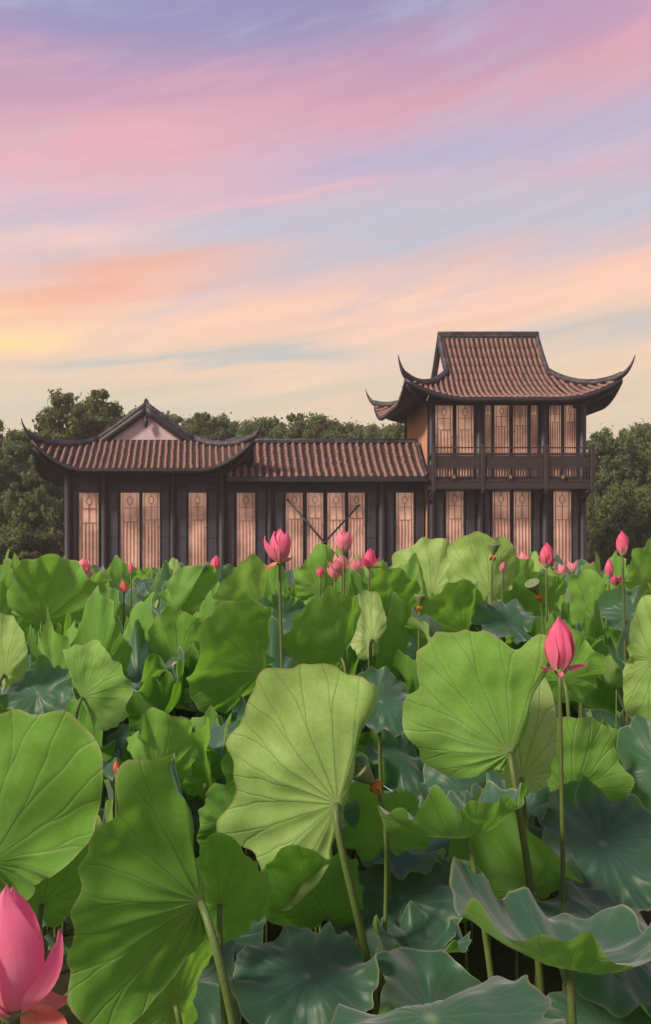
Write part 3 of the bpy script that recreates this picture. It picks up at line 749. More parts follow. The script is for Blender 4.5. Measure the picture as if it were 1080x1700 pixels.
for i, (px_, yt, Y, k, w) in enumerate(((305, 690, 42, 0, 150), (372, 690, 43, 1, 120), (440, 700, 41, 3, 130), (515, 692, 42, 0, 140), (570, 706, 44, 3, 110), (625, 707, 42, 1, 120), (668, 706, 45, 0, 110), (338, 700, 46, 3, 130), (405, 705, 47, 0, 130), (478, 703, 46, 1, 130), (545, 702, 48, 1, 130), (598, 712, 47, 0, 130), (648, 712, 46, 3, 120))):
    tree(px_, yt, Y, k, w, ('olive rounded' if k == 0 else 'deep green bushy' if k == 1 else 'broad spreading') + ' tree crown above the hall roof ' + ('at its pavilion end' if px_ < 430 else 'at its middle' if px_ < 560 else 'at its tower end'), GH, 1.3 * i + .4)
tree(1010, 712, 33, 1, 110, 'bushy green tree standing close against the tower', GT, .9)
tree(1068, 710, 34, 3, 130, 'wide green tree standing away from the tower', GT, 3.3)
tree(1125, 716, 31.5, 0, 120, 'olive tree standing farthest from the tower', GT, 2.2)
tree(1000, 815, 31, 2, 90, 'rounded shrub growing close beside the tower', 'shrubs on the bank', .7)
tree(1062, 800, 30.5, 2, 120, 'rounded shrub below the wide green tree', 'shrubs on the bank', 4.7)
tree(940, 800, 37, 3, 160, 'tree hidden largely behind the tower', GT, 1.1)
# ------------------------------------------------------------------ lotus leaves
def interp(lst, ang):                                  # periodic smooth interpolation of radii, ang in degrees
    n = len(lst); t = (ang % 360) / 360 * n; i = int(t); f = t - i
    p0, p1, p2, p3 = (lst[(i + k) % n] for k in (-1, 0, 1, 2))
    return p1 + .5 * f * (p2 - p0 + f * (2 * p0 - 5 * p1 + 4 * p2 - p3 + f * (3 * (p1 - p2) + p3 - p0)))
def leaf_points(outline, cup, wave, seed, folds=(), nt=72, nr=12, pleat=.006, curl=.0, ruffle=1.0, scal=.05, lobes=4):
    """blade in its own frame: x, y in the blade's plane, third axis towards the upper face.
    outline(deg) -> radius in metres; folds: (axis deg, angle deg, width fraction) turn the side left of the axis towards the upper face"""
    rg = random.Random(seed); ph = [rg.uniform(0, 6.28) for _ in range(24)]; am = [rg.uniform(.4, 1) for _ in range(24)]
    pts = [Vector((0, 0, 0))]; lp = [(0, 0, seed % 97 * .37)]
    out = [outline(360 * j / nt) for j in range(nt)]; Rm = sum(out) / nt
    lob = [(rg.uniform(0, 6.28), rg.uniform(.22, .5), rg.choice((-1, 1, 1)) * rg.uniform(.07, .24) * (wave / .1) ** .5) for _ in range(lobes)]
    for i in range(1, nr + 1):
        r = (i / nr) ** .92
        for j in range(nt):
            q = 2 * math.pi * j / nt
            ed = 1 + (r ** 3) * scal * (am[0] * math.sin(4 * q + ph[0]) + am[1] * math.sin(7 * q + ph[1]) + .7 * am[2] * math.sin(12 * q + ph[2]) + 1.6 * noise.noise(Vector((2.6 * math.cos(q), 2.6 * math.sin(q), seed * 1.7))) - 1.5 * abs(noise.noise(Vector((5.5 * math.cos(q), 5.5 * math.sin(q), seed * 2.3)))) + .5 * am[11] * math.sin(19 * q))
            rad = out[j] * r * ed
            x, y = rad * math.cos(q), rad * math.sin(q)
            h = cup * Rm * (r ** 1.6) * (1 if cup > 0 else 1) - .02 * Rm * math.exp(-(r * 6) ** 2) * 0
            h += wave * Rm * r ** 1.8 * (am[3] * math.sin(2 * q + ph[3]) + .7 * am[4] * math.sin(3 * q + ph[4]) + .45 * am[5] * math.sin(5 * q + ph[5]))
            h += ruffle * wave * Rm * r ** 3.5 * .62 * (am[6] * math.sin(7 * q + ph[6]) + .8 * am[7] * math.sin(11 * q + ph[7]) + .5 * am[10] * math.sin(17 * q + ph[10]))
            h += pleat * Rm * math.sin(math.pi * r) * 2 * abs(math.sin(9.5 * q + .3 * math.sin(3 * q + ph[9])))
            for la, lw, lh in lob:
                dq = (q - la + math.pi) % (2 * math.pi) - math.pi; h += lh * Rm * math.exp(-(dq / lw) ** 2) * max(0, (r - .45) / .55) ** 2.2
            h += .095 * Rm * noise.noise(Vector((x / Rm * 1.9, y / Rm * 1.9, seed * 3.1))) * min(1, r * 2) + .035 * Rm * noise.noise(Vector((x / Rm * 5, y / Rm * 5, seed * 5.1))) * r
            h += curl * Rm * max(0, r - .78) ** 2 * 10 * (.5 + .5 * math.sin(2 * q + ph[8]))
            pts.append(Vector((x, y, h))); lp.append((r * math.cos(q), r * math.sin(q), seed % 97 * .37))
    for ax, be, wf in folds:
        a = math.radians(ax); b = math.radians(be); w = max(.02, wf * Rm); ca, sa = math.cos(a), math.sin(a); new = []
        for p in pts:
            d = -p.x * sa + p.y * ca; l = p.x * ca + p.y * sa; h = p.z
            if d > 0:
                th = b * min(d / w, 1); rr = w / b
                dd = rr * math.sin(th) if True else 0; hh = rr * (1 - math.cos(th))
                if d > w: dd += (d - w) * math.cos(b); hh += (d - w) * math.sin(b)
                dd -= h * math.sin(th); hh += h * math.cos(th); d, h = dd, hh
            new.append(Vector((l * ca - d * sa, l * sa + d * ca, h)))
        pts = new
    f = [(0, 1 + j, 1 + (j + 1) % nt) for j in range(nt)]
    for i in range(nr - 1):
        for j in range(nt):
            a, b = 1 + i * nt + j, 1 + i * nt + (j + 1) % nt; f.append((a, a + nt, b + nt, b))
    return pts, f, lp
def stalk_tube(joint, w, base, r0=.0085, r1=.011, bend=.10, n=12):
    joint, base, w = Vector(joint), Vector(base), Vector(w).normalized()
    L = (joint - base).length; a = joint - w * (bend * L); b = base + Vector((0, 0, L * .45)); pts = []
    for i in range(n + 1):
        t = i / n; pts.append(joint * (1 - t) ** 3 + a * 3 * t * (1 - t) ** 2 + b * 3 * t * t * (1 - t) + base * t ** 3)
    return MB().tube(pts, [r0 + (r1 - r0) * (i / n) for i in range(n + 1)], 8)
def frame(W):
    W = Vector(W).normalized(); U = Vector((1, 0, 0)) - W * W.x
    if U.length < .2: U = Vector((0, 1, 0)) - W * W.y
    U.normalize(); V = W.cross(U)
    if V.z * 1.0 + V.y * .5 < 0: V = -V
    return U, V, W
HEROES = []
PALE = {11: 72, 23: 52, 25: 95, 31: 24, 37: 30, 39: 5, 41: 45, 43: 12, 47: 30, 53: 22, 57: 25, 59: 12, 61: 14, 83: 10, 97: 48, 101: 70, 103: 40, 113: 58, 117: 75, 121: 24, 127: 40, 131: 14, 137: 42, 139: 14, 149: 55, 157: 10, 163: 98, 167: 18, 173: 82, 179: 16, 191: 74, 193: 45, 197: 40, 199: 45, 223: 42, 227: 4, 229: 18, 239: 42, 241: 14, 251: 45}  # paler tint stands in for direct sun on a leaf
def leaf(j, Y, W, rad, label, base=None, folds=(), cup=.06, wave=.07, seed=0, pleat=.006, curl=0.0, group=None, metric=False, bend=.10, thick=1.0, ruffle=1.0):
    """a leaf standing where the photograph shows it. j: pixel of the joint at depth Y; W: way the upper face looks;
    rad: twelve radii (every 30 degrees, 0 = right, 90 = up) in photo pixels on the leaf's plane, or metres if metric"""
    J = P(j[0], j[1], Y); U, V, W = frame(W); cam0 = Vector((0, 0, CH))
    def out(deg):
        rr = interp(rad, deg)
        if metric: return rr
        q = math.radians(deg); d = P(j[0] + rr * math.cos(q), j[1] - rr * math.sin(q), Y) - cam0
        dn = d.dot(W)
        if abs(dn) < .12 * d.length: return rr * Y / F
        p = cam0 + d * ((J - cam0).dot(W) / dn) - J
        return min(p.length, 1.9 * rr * Y / F), p
    # outline in blade coordinates: resample by blade angle
    if metric: fn = out
    else:
        tab = []
        for k in range(120):
            o = out(k * 3)
            if isinstance(o, tuple): ln, p = o; tab.append((math.degrees(math.atan2(p.dot(V), p.dot(U))) % 360, ln))
            else: tab.append((k * 3.0, o))
        tab.sort()
        def fn(deg):
            deg %= 360; lo = max([t for t in tab if t[0] <= deg] or [(tab[-1][0] - 360, tab[-1][1])]); hi = min([t for t in tab if t[0] > deg] or [(tab[0][0] + 360, tab[0][1])])
            f = (deg - lo[0]) / max(1e-6, hi[0] - lo[0]); return lo[1] + (hi[1] - lo[1]) * f
    pts, f, lp = leaf_points(fn, cup, wave * (1.15 if Y < 2.9 else 1.6), seed or int(j[0] * 7 + j[1]), folds, 152, 20, max(pleat, .006) * 1.0, curl, ruffle * 1.1, lobes=3 if Y < 2.9 else 5)
    wp = [J + U * p.x + V * p.y + W * p.z for p in pts]
    if U.cross(V).dot(W) < 0: f = [tuple(reversed(q)) for q in f]
    if base is None: base = (j[0] + (20 if seed % 2 else -15), .05)
    B = Vector((XW(base[0], Y + base[1]), Y + base[1], -.03))
    t = thing('lotus_leaf', (B.x, B.y, 0), label, 'lotus leaf', group)
    bl = mk('blade', wp, f, M['leaf'], t, True, {'lp': lp}); bl.pass_index = PALE.get(seed, 0)
    st = stalk_tube(J - W * .004, W, B, .0075 * thick, .0105 * thick, bend); mk('stalk', st.v, st.f, M['stalk'], t, True)
    HEROES.append((J.x, J.y)); return t
#           ------ front rows
UF = lambda x=0, z=.45: (x, .9, z)                     # underside towards the pond's edge
leaf((560, 1335), 2.3, (.40, .90, .10), [125, 135, 150, 165, 180, 200, 226, 246, 254, 226, 220, 182, 176, 216, 176, 184, 198, 150, 110, 100, 100, 105, 110, 118],
     'large pale sunlit lotus leaf standing upright, veined underside showing, thick curved stalk', (640, .05), [(-101, 128, .16)], .05, .045, 11, thick=1.35, pleat=.012, bend=.14)
leaf((846, 1250), 2.4, (.34, .92, .12), [110, 130, 150, 170, 190, 214, 192, 207, 213, 218, 203, 185, 162, 135, 86, 50, 38, 36, 42, 52, 62, 72, 82, 95],
     'large round light green upright lotus leaf beside the closed pink bud', (905, .05), [(-107, 125, .15)], .04, .04, 23, thick=1.2, pleat=.012, bend=.14)
leaf((866, 1290), 2.6, (.52, .85, .02), [45, 62, 110, 190, 150, 70, 40, 30, 30, 30, 34, 40],
     'pale whitish lotus leaf lobe folded behind the closed pink bud', (895, .1), [], .02, .10, 25, bend=.02)
leaf((333, 1497), 1.85, (-.25, .93, .18), [90, 110, 130, 150, 180, 215, 246, 247, 237, 223, 217, 214, 215, 236, 243, 282, 228, 125, 85, 65, 60, 62, 66, 78],
     'big dark green lotus leaf hanging upright, pale ribs converging on a bent stalk', (425, .02), [(-82, 120, .12)], .05, .05, 31, thick=1.4, pleat=.016, bend=.2)
leaf((-20, 1432), 2.0, (.25, .93, .2), [135, 215, 255, 258, 250, 220, 180, 150, 120, 90, 80, 90],
     'large smooth bright green round lotus leaf above the big open pink flower', (-10, .05), [], .05, .05, 37, thick=1.2)
leaf((70, 1500), 2.15, (.1, .85, .5), [80, 95, 110, 130, 110, 95, 70, 60, 50, 40, 50, 60],
     'small dark green cupped leaf directly behind the big open pink flower', (75, .05), [], .15, .08, 39)
leaf((262, 1286), 2.75, (.0, .75, .65), [55, 70, 85, 85, 70, 75, 70, 60, 50, 40, 40, 50],
     'light green funnel leaf with rolled rim peeking over the big hanging leaf', (270, .1), [(100, 40, .3)], .2, .16, 41)
leaf((365, 1500), 2.05, (.12, .9, .4), [78, 88, 95, 105, 80, 60, 50, 55, 60, 62, 70, 76],
     'small plain dark green leaf between the hanging leaf and the pale sunlit leaf', (380, .1), [], .06, .10, 43)
leaf((290, 1668), 2.0, (-.3, .9, .3), [75, 105, 130, 112, 95, 100, 115, 120, 110, 90, 80, 70],
     'bright yellow-green leaf low beneath the big hanging leaf', (330, .05), [(-100, 40, .4)], .06, .07, 47)
leaf((543, 1522), 2.48, (-.25, .85, .45), [60, 75, 95, 110, 125, 120, 105, 75, 40, 28, 30, 45],
     'bright green fan of leaf directly under the pale sunlit leaf', (575, .03), [], .10, .06, 53)
leaf((640, 1392), 2.55, (.05, .85, .5), [80, 85, 82, 75, 80, 75, 68, 55, 40, 30, 45, 60],
     'mid green leaf with curled tip just beside the pale leaf stalk', (648, .1), [], .12, .12, 57)
leaf((775, 1390), 2.15, (-.22, .28, .93), [.19, .18, .17, .17, .18, .20, .21, .20, .18, .17, .18, .19],
     'bowl-shaped leaf with silvery rolled rim, stalk kinked towards the water', (835, .05), [], .50, .12, 59, metric=True, bend=.05, ruffle=1.4)
leaf((945, 1606), 1.92, (.04, .22, .97), [.27, .27, .26, .25, .26, .28, .28, .27, .26, .25, .26, .27],
     'wide wavy bowl-shaped leaf with silvery grey inside, low over the water', (960, .02), [], .42, .11, 61, metric=True, thick=1.3, bend=.04, ruffle=1.5)
leaf((715, 1690), 1.62, (-.10, -.30, .95), [.27, .26, .25, .25, .26, .27, .27, .26, .25, .25, .25, .26],
     'broad silvery grey-green leaf arching like a tent, lowest over the water', (720, .02), [(14, -55, .3)], -.10, .12, 67, metric=True)
leaf((1020, 1560), 2.25, (.25, -.45, .88), [.25, .24, .23, .23, .24, .25, .26, .25, .24, .23, .23, .24],
     'drooping teal leaf with parallel ridges beneath the wide wavy bowl leaf', (1030, .05), [], -.22, .10, 71, metric=True)
leaf((668, 1490), 2.55, (-.35, -.50, .85), [.22, .22, .21, .20, .21, .22, .24, .24, .23, .22, .22, .22],
     'teal grey leaf sloping down beneath the kinked-stalk bowl leaf', (680, .05), [], -.15, .12, 73, metric=True)
leaf((510, 1620), 2.1, (-.15, -.40, .9), [.20, .19, .18, .18, .2, .21, .22, .21, .2, .19, .19, .2],
     'teal leaf low over the dark water at the foot of the pale leaf stalk', (512, .05), [], -.08, .14, 79, metric=True)
leaf((885, 1478), 2.55, (-.1, .8, .6), [85, 80, 80, 95, 110, 130, 135, 110, 70, 40, 45, 65],
     'wavy dark green leaf standing between the two bowl leaves', (890, .1), [(100, 35, .3)], .12, .17, 83)
leaf((1000, 1400), 2.7, (-.15, -.62, .75), [.25, .24, .23, .23, .24, .25, .25, .24, .23, .23, .24, .25],
     'large grey-teal leaf sloping behind the wide wavy bowl leaf', (1005, .1), [(60, 30, .4)], -.05, .13, 89, metric=True)
leaf((948, 1318), 3.0, (.22, .92, .22), [95, 108, 120, 125, 118, 95, 70, 45, 30, 25, 45, 75],
     'round light green leaf below the closed pink bud, fine straight veins', (952, .1), [], .08, .06, 97)
leaf((1085, 1095), 2.5, (.38, .92, .1), [80, 95, 105, 105, 75, 50, 46, 60, 90, 110, 105, 90],
     'pale upright leaf crossing the tall thin bud stalk', (1100, .1), [], .03, .06, 101)
leaf((935, 1130), 3.1, (.15, .92, .32), [60, 75, 85, 88, 80, 65, 55, 55, 50, 45, 50, 55],
     'plain bright green leaf right behind the closed pink bud', (945, .1), [], .05, .06, 103)
leaf((632, 1165), 3.1, (.0, -.72, .62), [.17, .165, .16, .155, .16, .17, .17, .16, .15, .15, .16, .165],
     'smooth dark teal leaf between the two large light upright leaves', (640, .1), [], -.03, .10, 107, metric=True)
leaf((62, 1150), 3.0, (-.05, -.72, .62), [.15, .15, .15, .14, .15, .15, .15, .14, .14, .14, .14, .15],
     'smooth blue-teal leaf above the large round bright leaf', (70, .1), [], -.02, .10, 109, metric=True)
leaf((137, 1157), 3.3, (.25, .93, .15), [85, 82, 88, 88, 80, 50, 25, 22, 30, 50, 68, 80],
     'fan-like light leaf with a cream folded flap and slanting stalk', (105, .15), [(115, 70, .12)], .04, .05, 113)
leaf((8, 1120), 3.0, (.35, .93, .1), [22, 40, 70, 100, 95, 70, 50, 40, 30, 22, 20, 20],
     'pale leaf lit on its rim standing at the edge beside the blue-teal leaf', (0, .1), [], .04, .07, 117)
leaf((70, 1032), 4.4, (.02, .80, .58), [98, 108, 96, 92, 96, 72, 52, 40, 28, 22, 40, 74],
     'wide bright green cupped leaf on a thin dark stalk facing the pavilion columns', (62, .1), [], .16, .12, 121)
leaf((68, 1092), 4.6, (.0, .92, .4), [48, 58, 66, 72, 70, 60, 45, 30, 20, 15, 20, 35],
     'light green leaf directly under the wide cupped leaf', (66, .1), [], .06, .08, 127)
leaf((230, 1088), 4.0, (.1, .80, .6), [45, 62, 75, 85, 80, 72, 62, 48, 22, 12, 18, 34],
     'dark green funnel leaf with straight stalk next to a dried flower stem', (246, .1), [(60, 50, .2)], .18, .12, 131)
leaf((296, 1096), 3.8, (.2, .88, .4), [62, 75, 80, 82, 80, 62, 46, 42, 40, 38, 44, 55],
     'round leaf with cream folded rim and straight stalk next to a dried flower stem', (287, .1), [(170, 60, .15)], .10, .08, 137)
leaf((436, 1112), 3.5, (-.28, .88, .4), [25, 45, 85, 105, 120, 125, 130, 125, 80, 30, 15, 15],
     'broad dark green leaf sweeping down from an upright fold near the tall pink flower', (448, .1), [(-95, 70, .12)], .05, .08, 139)
leaf((432, 1012), 4.3, (-.4, .85, .35), [18, 30, 60, 82, 85, 78, 70, 60, 45, 25, 12, 12],
     'light yellow-green folded leaf beside the tall pink flower stalk', (436, .1), [(-95, 60, .15)], .06, .12, 149)
leaf((372, 975), 4.9, (.1, -.78, .58), [.20, .19, .17, .17, .17, .18, .19, .18, .16, .16, .17, .19],
     'blue-teal leaf with wavy rim in front of the pavilion corner column', (380, .1), [], .0, .10, 151, metric=True)
leaf((566, 1092), 3.6, (-.22, .90, .36), [30, 60, 95, 110, 108, 95, 88, 70, 40, 18, 15, 18],
     'dark green leaf with strong ribs, folded against a cream half', (580, .1), [(-80, 40, .15)], .06, .08, 157)
leaf((618, 1062), 3.75, (.5, .86, .05), [12, 20, 45, 82, 70, 45, 40, 38, 36, 30, 20, 12],
     'cream white leaf half with fine ribs standing against the dark ribbed leaf', (640, .15), [], .03, .05, 163)
leaf((637, 1025), 4.6, (.04, .78, .6), [50, 78, 80, 80, 68, 58, 48, 38, 24, 12, 20, 34],
     'dark green cupped leaf in front of the small open pink flower', (652, .1), [], .16, .08, 167)
leaf((716, 985), 4.9, (.35, .90, .12), [48, 62, 78, 88, 92, 80, 50, 28, 18, 12, 18, 32],
     'bright pale green wavy leaf below the slim hall door', (720, .1), [], .08, .09, 173)
leaf((772, 1048), 3.9, (-.35, .84, .42), [28, 50, 90, 85, 78, 90, 96, 72, 45, 28, 18, 18],
     'dark green ribbed leaf with rolled top beneath the pods', (775, .1), [(-95, 50, .2)], .10, .10, 179)
leaf((842, 1032), 3.9, (.05, -.75, .6), [.17, .17, .16, .15, .15, .17, .18, .17, .15, .15, .15, .16],
     'blue-teal leaf behind the large round light leaf', (850, .1), [], .02, .12, 181, metric=True)
leaf((812, 985), 4.2, (.32, .93, .1), [42, 62, 85, 105, 104, 82, 55, 35, 24, 20, 22, 30],
     'tall bright light green leaf in two lobes behind the seed pods', (815, .15), [(-92, 35, .1)], .03, .06, 191)
leaf((855, 985), 4.5, (.1, .88, .45), [30, 42, 60, 62, 60, 55, 48, 40, 30, 20, 20, 25],
     'green leaf below the pointed bud in front of the tower doors', (858, .1), [], .1, .1, 193)
leaf((905, 1002), 4.4, (-.05, .88, .45), [40, 55, 52, 50, 58, 60, 52, 40, 30, 22, 24, 30],
     'round green leaf under the pointed pink bud near the tower end column', (906, .1), [], .1, .1, 197)
leaf((985, 1040), 4.0, (.25, .92, .25), [20, 28, 48, 88, 88, 64, 40, 30, 28, 30, 24, 18],
     'tall narrow light green leaf next to the teal rippled leaf', (1000, .1), [(-92, 45, .15)], .06, .08, 199)
leaf((1050, 1020), 3.8, (-.1, -.72, .62), [.16, .16, .15, .15, .16, .17, .17, .16, .15, .15, .15, .16],
     'rippled grey-teal leaf crossed by the tall thin bud stalk', (1055, .1), [], -.1, .16, 211, metric=True)
leaf((1075, 968), 4.4, (-.1, .88, .42), [60, 65, 68, 62, 48, 45, 40, 35, 30, 25, 30, 45],
     'bright green leaf behind the tallest thin pink bud', (1080, .1), [], .1, .08, 223)
leaf((955, 1100), 3.5, (.0, .8, .6), [55, 62, 50, 40, 40, 50, 58, 50, 40, 25, 30, 45],
     'dark ribbed leaf in shade behind the pink bud, curved stalk arching over it', (960, .1), [], .14, .1, 227)
leaf((300, 1012), 4.6, (-.1, .82, .55), [60, 78, 72, 62, 52, 45, 40, 34, 24, 14, 20, 38],
     'dark green leaf with ragged curled side near the small round pink bud', (305, .1), [(60, 50, .25)], .12, .14, 229)
leaf((470, 1030), 4.1, (-.15, -.7, .65), [.19, .18, .15, .15, .16, .17, .17, .16, .15, .15, .16, .18],
     'curving teal leaf behind the tall pink flower stalk', (475, .1), [(30, 35, .3)], .04, .12, 233, metric=True)
leaf((340, 1300), 2.9, (-.05, .85, .5), [35, 50, 75, 100, 92, 60, 45, 40, 35, 30, 30, 32],
     'ribbed grey-green leaf folded upright between hanging leaf and pale leaf', (350, .1), [(-85, 70, .1)], .05, .08, 239)
leaf((400, 1372), 2.7, (.3, .85, .4), [30, 50, 70, 85, 80, 75, 78, 75, 60, 40, 30, 28],
     'plain mid green leaf tucked behind the pale sunlit leaf', (410, .1), [], .06, .1, 241)
leaf((535, 985), 4.5, (.15, .88, .42), [20, 35, 70, 78, 60, 52, 45, 38, 28, 18, 16, 18],
     'green leaf leaning before the crossed poles and hall doors', (540, .1), [(-90, 40, .2)], .08, .1, 251)

# ------------------------------------------------------------------ the rest of the lotus field
VAR = []
def variant(seed, h, tilt, cup, wave, folds, R=.30, nt=76, nr=12):
    rg = random.Random(seed); rads = [R * rg.uniform(.9, 1.1) for _ in range(12)]
    pts, f, lp = leaf_points(lambda d: interp(rads, d), cup, wave, seed, folds, nt, nr, .005, 0, 1.4)
    Wm = Matrix.Rotation(math.radians(tilt), 3, 'X'); J = Vector((rg.uniform(-.05, .05), rg.uniform(-.05, .05), h))
    b = mesh_data('blade', [Wm @ p + J for p in pts], f, M['leaf'], True, {'lp': lp})
    st = stalk_tube(J, Wm @ Vector((0, 0, 1)), (0, 0, -.03), .007, .010, .08, 9)
    VAR.append((b, mesh_data('stalk', st.v, st.f, M['stalk'])))
for i in range(6): variant(500 + i, 1.0, -18 - 9 * i, .30 - .02 * i, .16, [(30 * i, 30, .3)])            # cups leaning away: underside shows
for i in range(5): variant(520 + i, 1.0, 26 + 9 * i, .04, .18, [(50 * i + 20, -25, .4)])                   # upper faces sloping forward
for i in range(4): variant(540 + i, 1.0, 8 * i - 8, .42, .22, [])                                           # bowls
for i in range(3): variant(560 + i, 1.0, -66 - 6 * i, .06, .10, [(-80 + 20 * i, 60, .15)])                  # upright folded
LAB = ['cupped green leaf', 'smooth teal leaf', 'bowl-shaped leaf with wavy rim', 'upright folded green leaf']
def kind_of(v): return 0 if v < 6 else 1 if v < 11 else 2 if v < 15 else 3
ZONE = ['lotus leaves low among the front stalks', 'lotus leaves in the middle of the pond', 'lotus leaves in the far rows']
MARKS = [(XW(p_, y_), y_, t_) for p_, y_, t_ in (
    (22, 1.2, 'the big open pink flower'), (929, 2.3, 'the closed pink bud'), (464, 3.0, 'the tall vivid pink flower'), (570, 3.6, 'the pale pink flower cluster'), (132, 5.2, 'the pale rounded flower'),
    (205, 5.4, 'the coral withering flower'), (356, 4.9, 'the small rounded bud'), (866, 4.6, 'the ragged pale flower'), (907, 4.0, 'the pointed orange-based bud'), (1033, 3.6, 'the bud on the tallest stalk'),
    (818, 4.0, 'the tallest seed pod'), (892, 3.7, 'the tilted flat-topped pod'), (696, 3.7, 'the orange-collared pod'), (619, 2.35, 'the drooping pod'), (283, 3.7, 'the dried stem'),
    (560, 2.3, 'the pale sunlit leaf'), (846, 2.4, 'the large round light leaf'), (333, 1.85, 'the big hanging leaf'), (-20, 2.0, 'the large smooth round leaf'), (775, 2.15, 'the kinked-stalk bowl leaf'),
    (945, 1.92, 'the wide wavy bowl leaf'), (632, 3.1, 'the dark teal leaf'), (70, 4.4, 'the wide cupped leaf'), (436, 3.5, 'the broad sweeping leaf'), (716, 4.9, 'the bright pale wavy leaf'), (1050, 3.8, 'the rippled teal leaf'))]
FRONT = [(-9, 'the bank trees'), (-4.8, 'the pavilion end column'), (-3.9, 'the slim pavilion door'), (-2.2, 'the pavilion double doors'), (-.2, 'the pavilion corner'), (1.3, 'the slim hall door by the pavilion'), (4.0, 'the crossed poles'),
         (6.7, 'the slim hall door by the tower'), (8.3, 'the tower door by the hall'), (10.1, 'the tower double doors'), (12.3, 'the tower end column'), (16, 'the trees beside the tower')]
def where(x, y, zone):
    if zone == 2: return 'far out facing ' + min(FRONT, key=lambda f_: abs(f_[0] - x))[1]
    m = min(MARKS, key=lambda q: (q[0] - x) ** 2 + (q[1] - y) ** 2)
    return ('low ' if zone == 0 else '') + ('behind ' if y > m[1] + .45 else 'next to ') + m[2]
placed = list(HEROES)
def put_leaf(x, y, h, v, yaw, s, zone):
    b, st = VAR[v]; o = thing('lotus_leaf', (x, y, 0), ('small ' if s < .62 else 'broad ' if s > .78 else '') + LAB[kind_of(v)] + ' ' + where(x, y, zone), 'lotus leaf', ZONE[zone])
    o.rotation_euler[2] = yaw; o.scale = (s, s, h)
    for n, me in (('blade', b), ('stalk', st)):
        c = bpy.data.objects.new(n, me); col.objects.link(c); c.parent = o
rg = random.Random(99)
def field(y0, y1, count, dmin, hlo, hhi, zone, weights, slo, shi):
    n = 0; tries = 0
    while n < count and tries < count * 60:
        tries += 1
        y = math.sqrt(rg.uniform(y0 * y0, y1 * y1)); x = rg.uniform(XW(-60, y), XW(1140, y))
        if any((x - a) ** 2 + (y - b) ** 2 < dmin * dmin for a, b in placed): continue
        placed.append((x, y)); v = rg.choices(range(18), weights)[0]
        put_leaf(x, y, rg.uniform(hlo, hhi), v, rg.gauss(0, .6), rg.uniform(slo, shi), zone); n += 1
wl = [1] * 6 + [3] * 5 + [1.5] * 4 + [.3] * 3
wm = [2.2] * 6 + [2.2] * 5 + [1] * 4 + [1.6] * 3
field(1.9, 2.6, 10, .18, .35, .55, 0, wl, .45, .7)
field(2.5, 3.4, 32, .19, .45, .92, 0, wl, .45, .75)
field(3.3, 4.6, 78, .16, .72, 1.24, 1, wm, .40, .70)
field(4.4, 6.4, 88, .19, 1.0, 1.38, 1, wm, .45, .75)
field(6.4, 9.0, 40, .34, 1.2, 1.44, 2, wm, .55, .9)
# farther out the rows merge into one mass
def leaf_mass(name, label, count, ylo, yhi, hf, pw, seed):
    rg2 = random.Random(seed); v, f, lp = [], [], []; sv, sf = [], []
    for k in range(count):
        y = ylo + (yhi - ylo) * rg2.random() ** pw; x = rg2.uniform(XW(-80, y), XW(1160, y)); h = hf(rg2, y); R = .3 * rg2.uniform(.5, .9)
        tl = Matrix.Rotation(rg2.gauss(0, .8), 3, 'Z') @ Matrix.Rotation(math.radians(rg2.choice((-55, -35, -15, 10, 30, 45))), 3, 'X')
        rads = [R * rg2.uniform(.86, 1.12) for _ in range(10)]
        pts, ff, l = leaf_points(lambda q: interp(rads, q), rg2.uniform(.0, .35), .16, seed * 100 + k, (), 30, 6)
        b = len(v); J = Vector((x, y, h)); v += [tl @ p + J for p in pts]; f += [tuple(b + i for i in q) for q in ff]; lp += l
        st = MB().tube([(x, y, -.03), (x, y, h)], .008, 5, False); b = len(sv); sv += st.v; sf += [tuple(b + i for i in q) for q in st.f]
    o = mk(name, v, f, M['leaf'], None, True, {'lp': lp}, 'stuff'); tag(o, label, 'lotus leaves')
    mk('stalks', sv, sf, M['stalk'], o, True)
leaf_mass('lotus_leaf_mass', 'mass of distant lotus leaves filling the pond up to the buildings', 620, 8.8, 22.4, lambda g, y: g.uniform(1.1, 1.42), 1.3, 5)
leaf_mass('lotus_understorey', 'mass of small shaded lotus leaves beneath the taller leaves', 600, 3.25, 9.0, lambda g, y: g.uniform(.3, .58) + min(.68, (y - 2.6) * .30), .9, 6)

# ------------------------------------------------------------------ lotus flowers, buds and pods
def petal_mesh(L, Wd, cupd, hook, seed, mat, nu=8, nv=12):
    """boat-shaped petal growing along +z from the origin, hollow side towards -y (the flower's axis)"""
    rg3 = random.Random(seed); v, lp = [], []; tw = rg3.uniform(-.06, .06)
    for j in range(nv + 1):
        t = j / nv; w = Wd * .5 * (math.sin(math.pi * min(1, t * .95 + .045) ** .85) ** .75) * (1 - .9 * max(0, t - .75) * 3.6 * max(0, t - .75))
        for i in range(nu + 1):
            u = -1 + 2 * i / nu
            x = w * u + tw * L * t * t
            y = cupd * L * (math.sin(math.pi * t * .9) ** .9) - (u * u) * cupd * L * 1.0 * math.sin(math.pi * min(1, t + .08)) + hook * L * t ** 1.7
            ru = .022 * L * noise.noise(Vector((u * 1.6, t * 3.2, seed * .77))) + .018 * L * abs(u) ** 3 * math.sin(11 * t + seed)
            v.append(Vector((x * (1 + .05 * noise.noise(Vector((t * 4, u, seed * .31)))), y + ru, t * L * (1 - .03 * u * u * t)))); lp.append((u * .5, t, seed % 50 * .7))
    f = []; m = nu + 1
    for j in range(nv):
        for i in range(nu): f.append((j * m + i, j * m + i + 1, (j + 1) * m + i + 1, (j + 1) * m + i))
    return v, f, lp
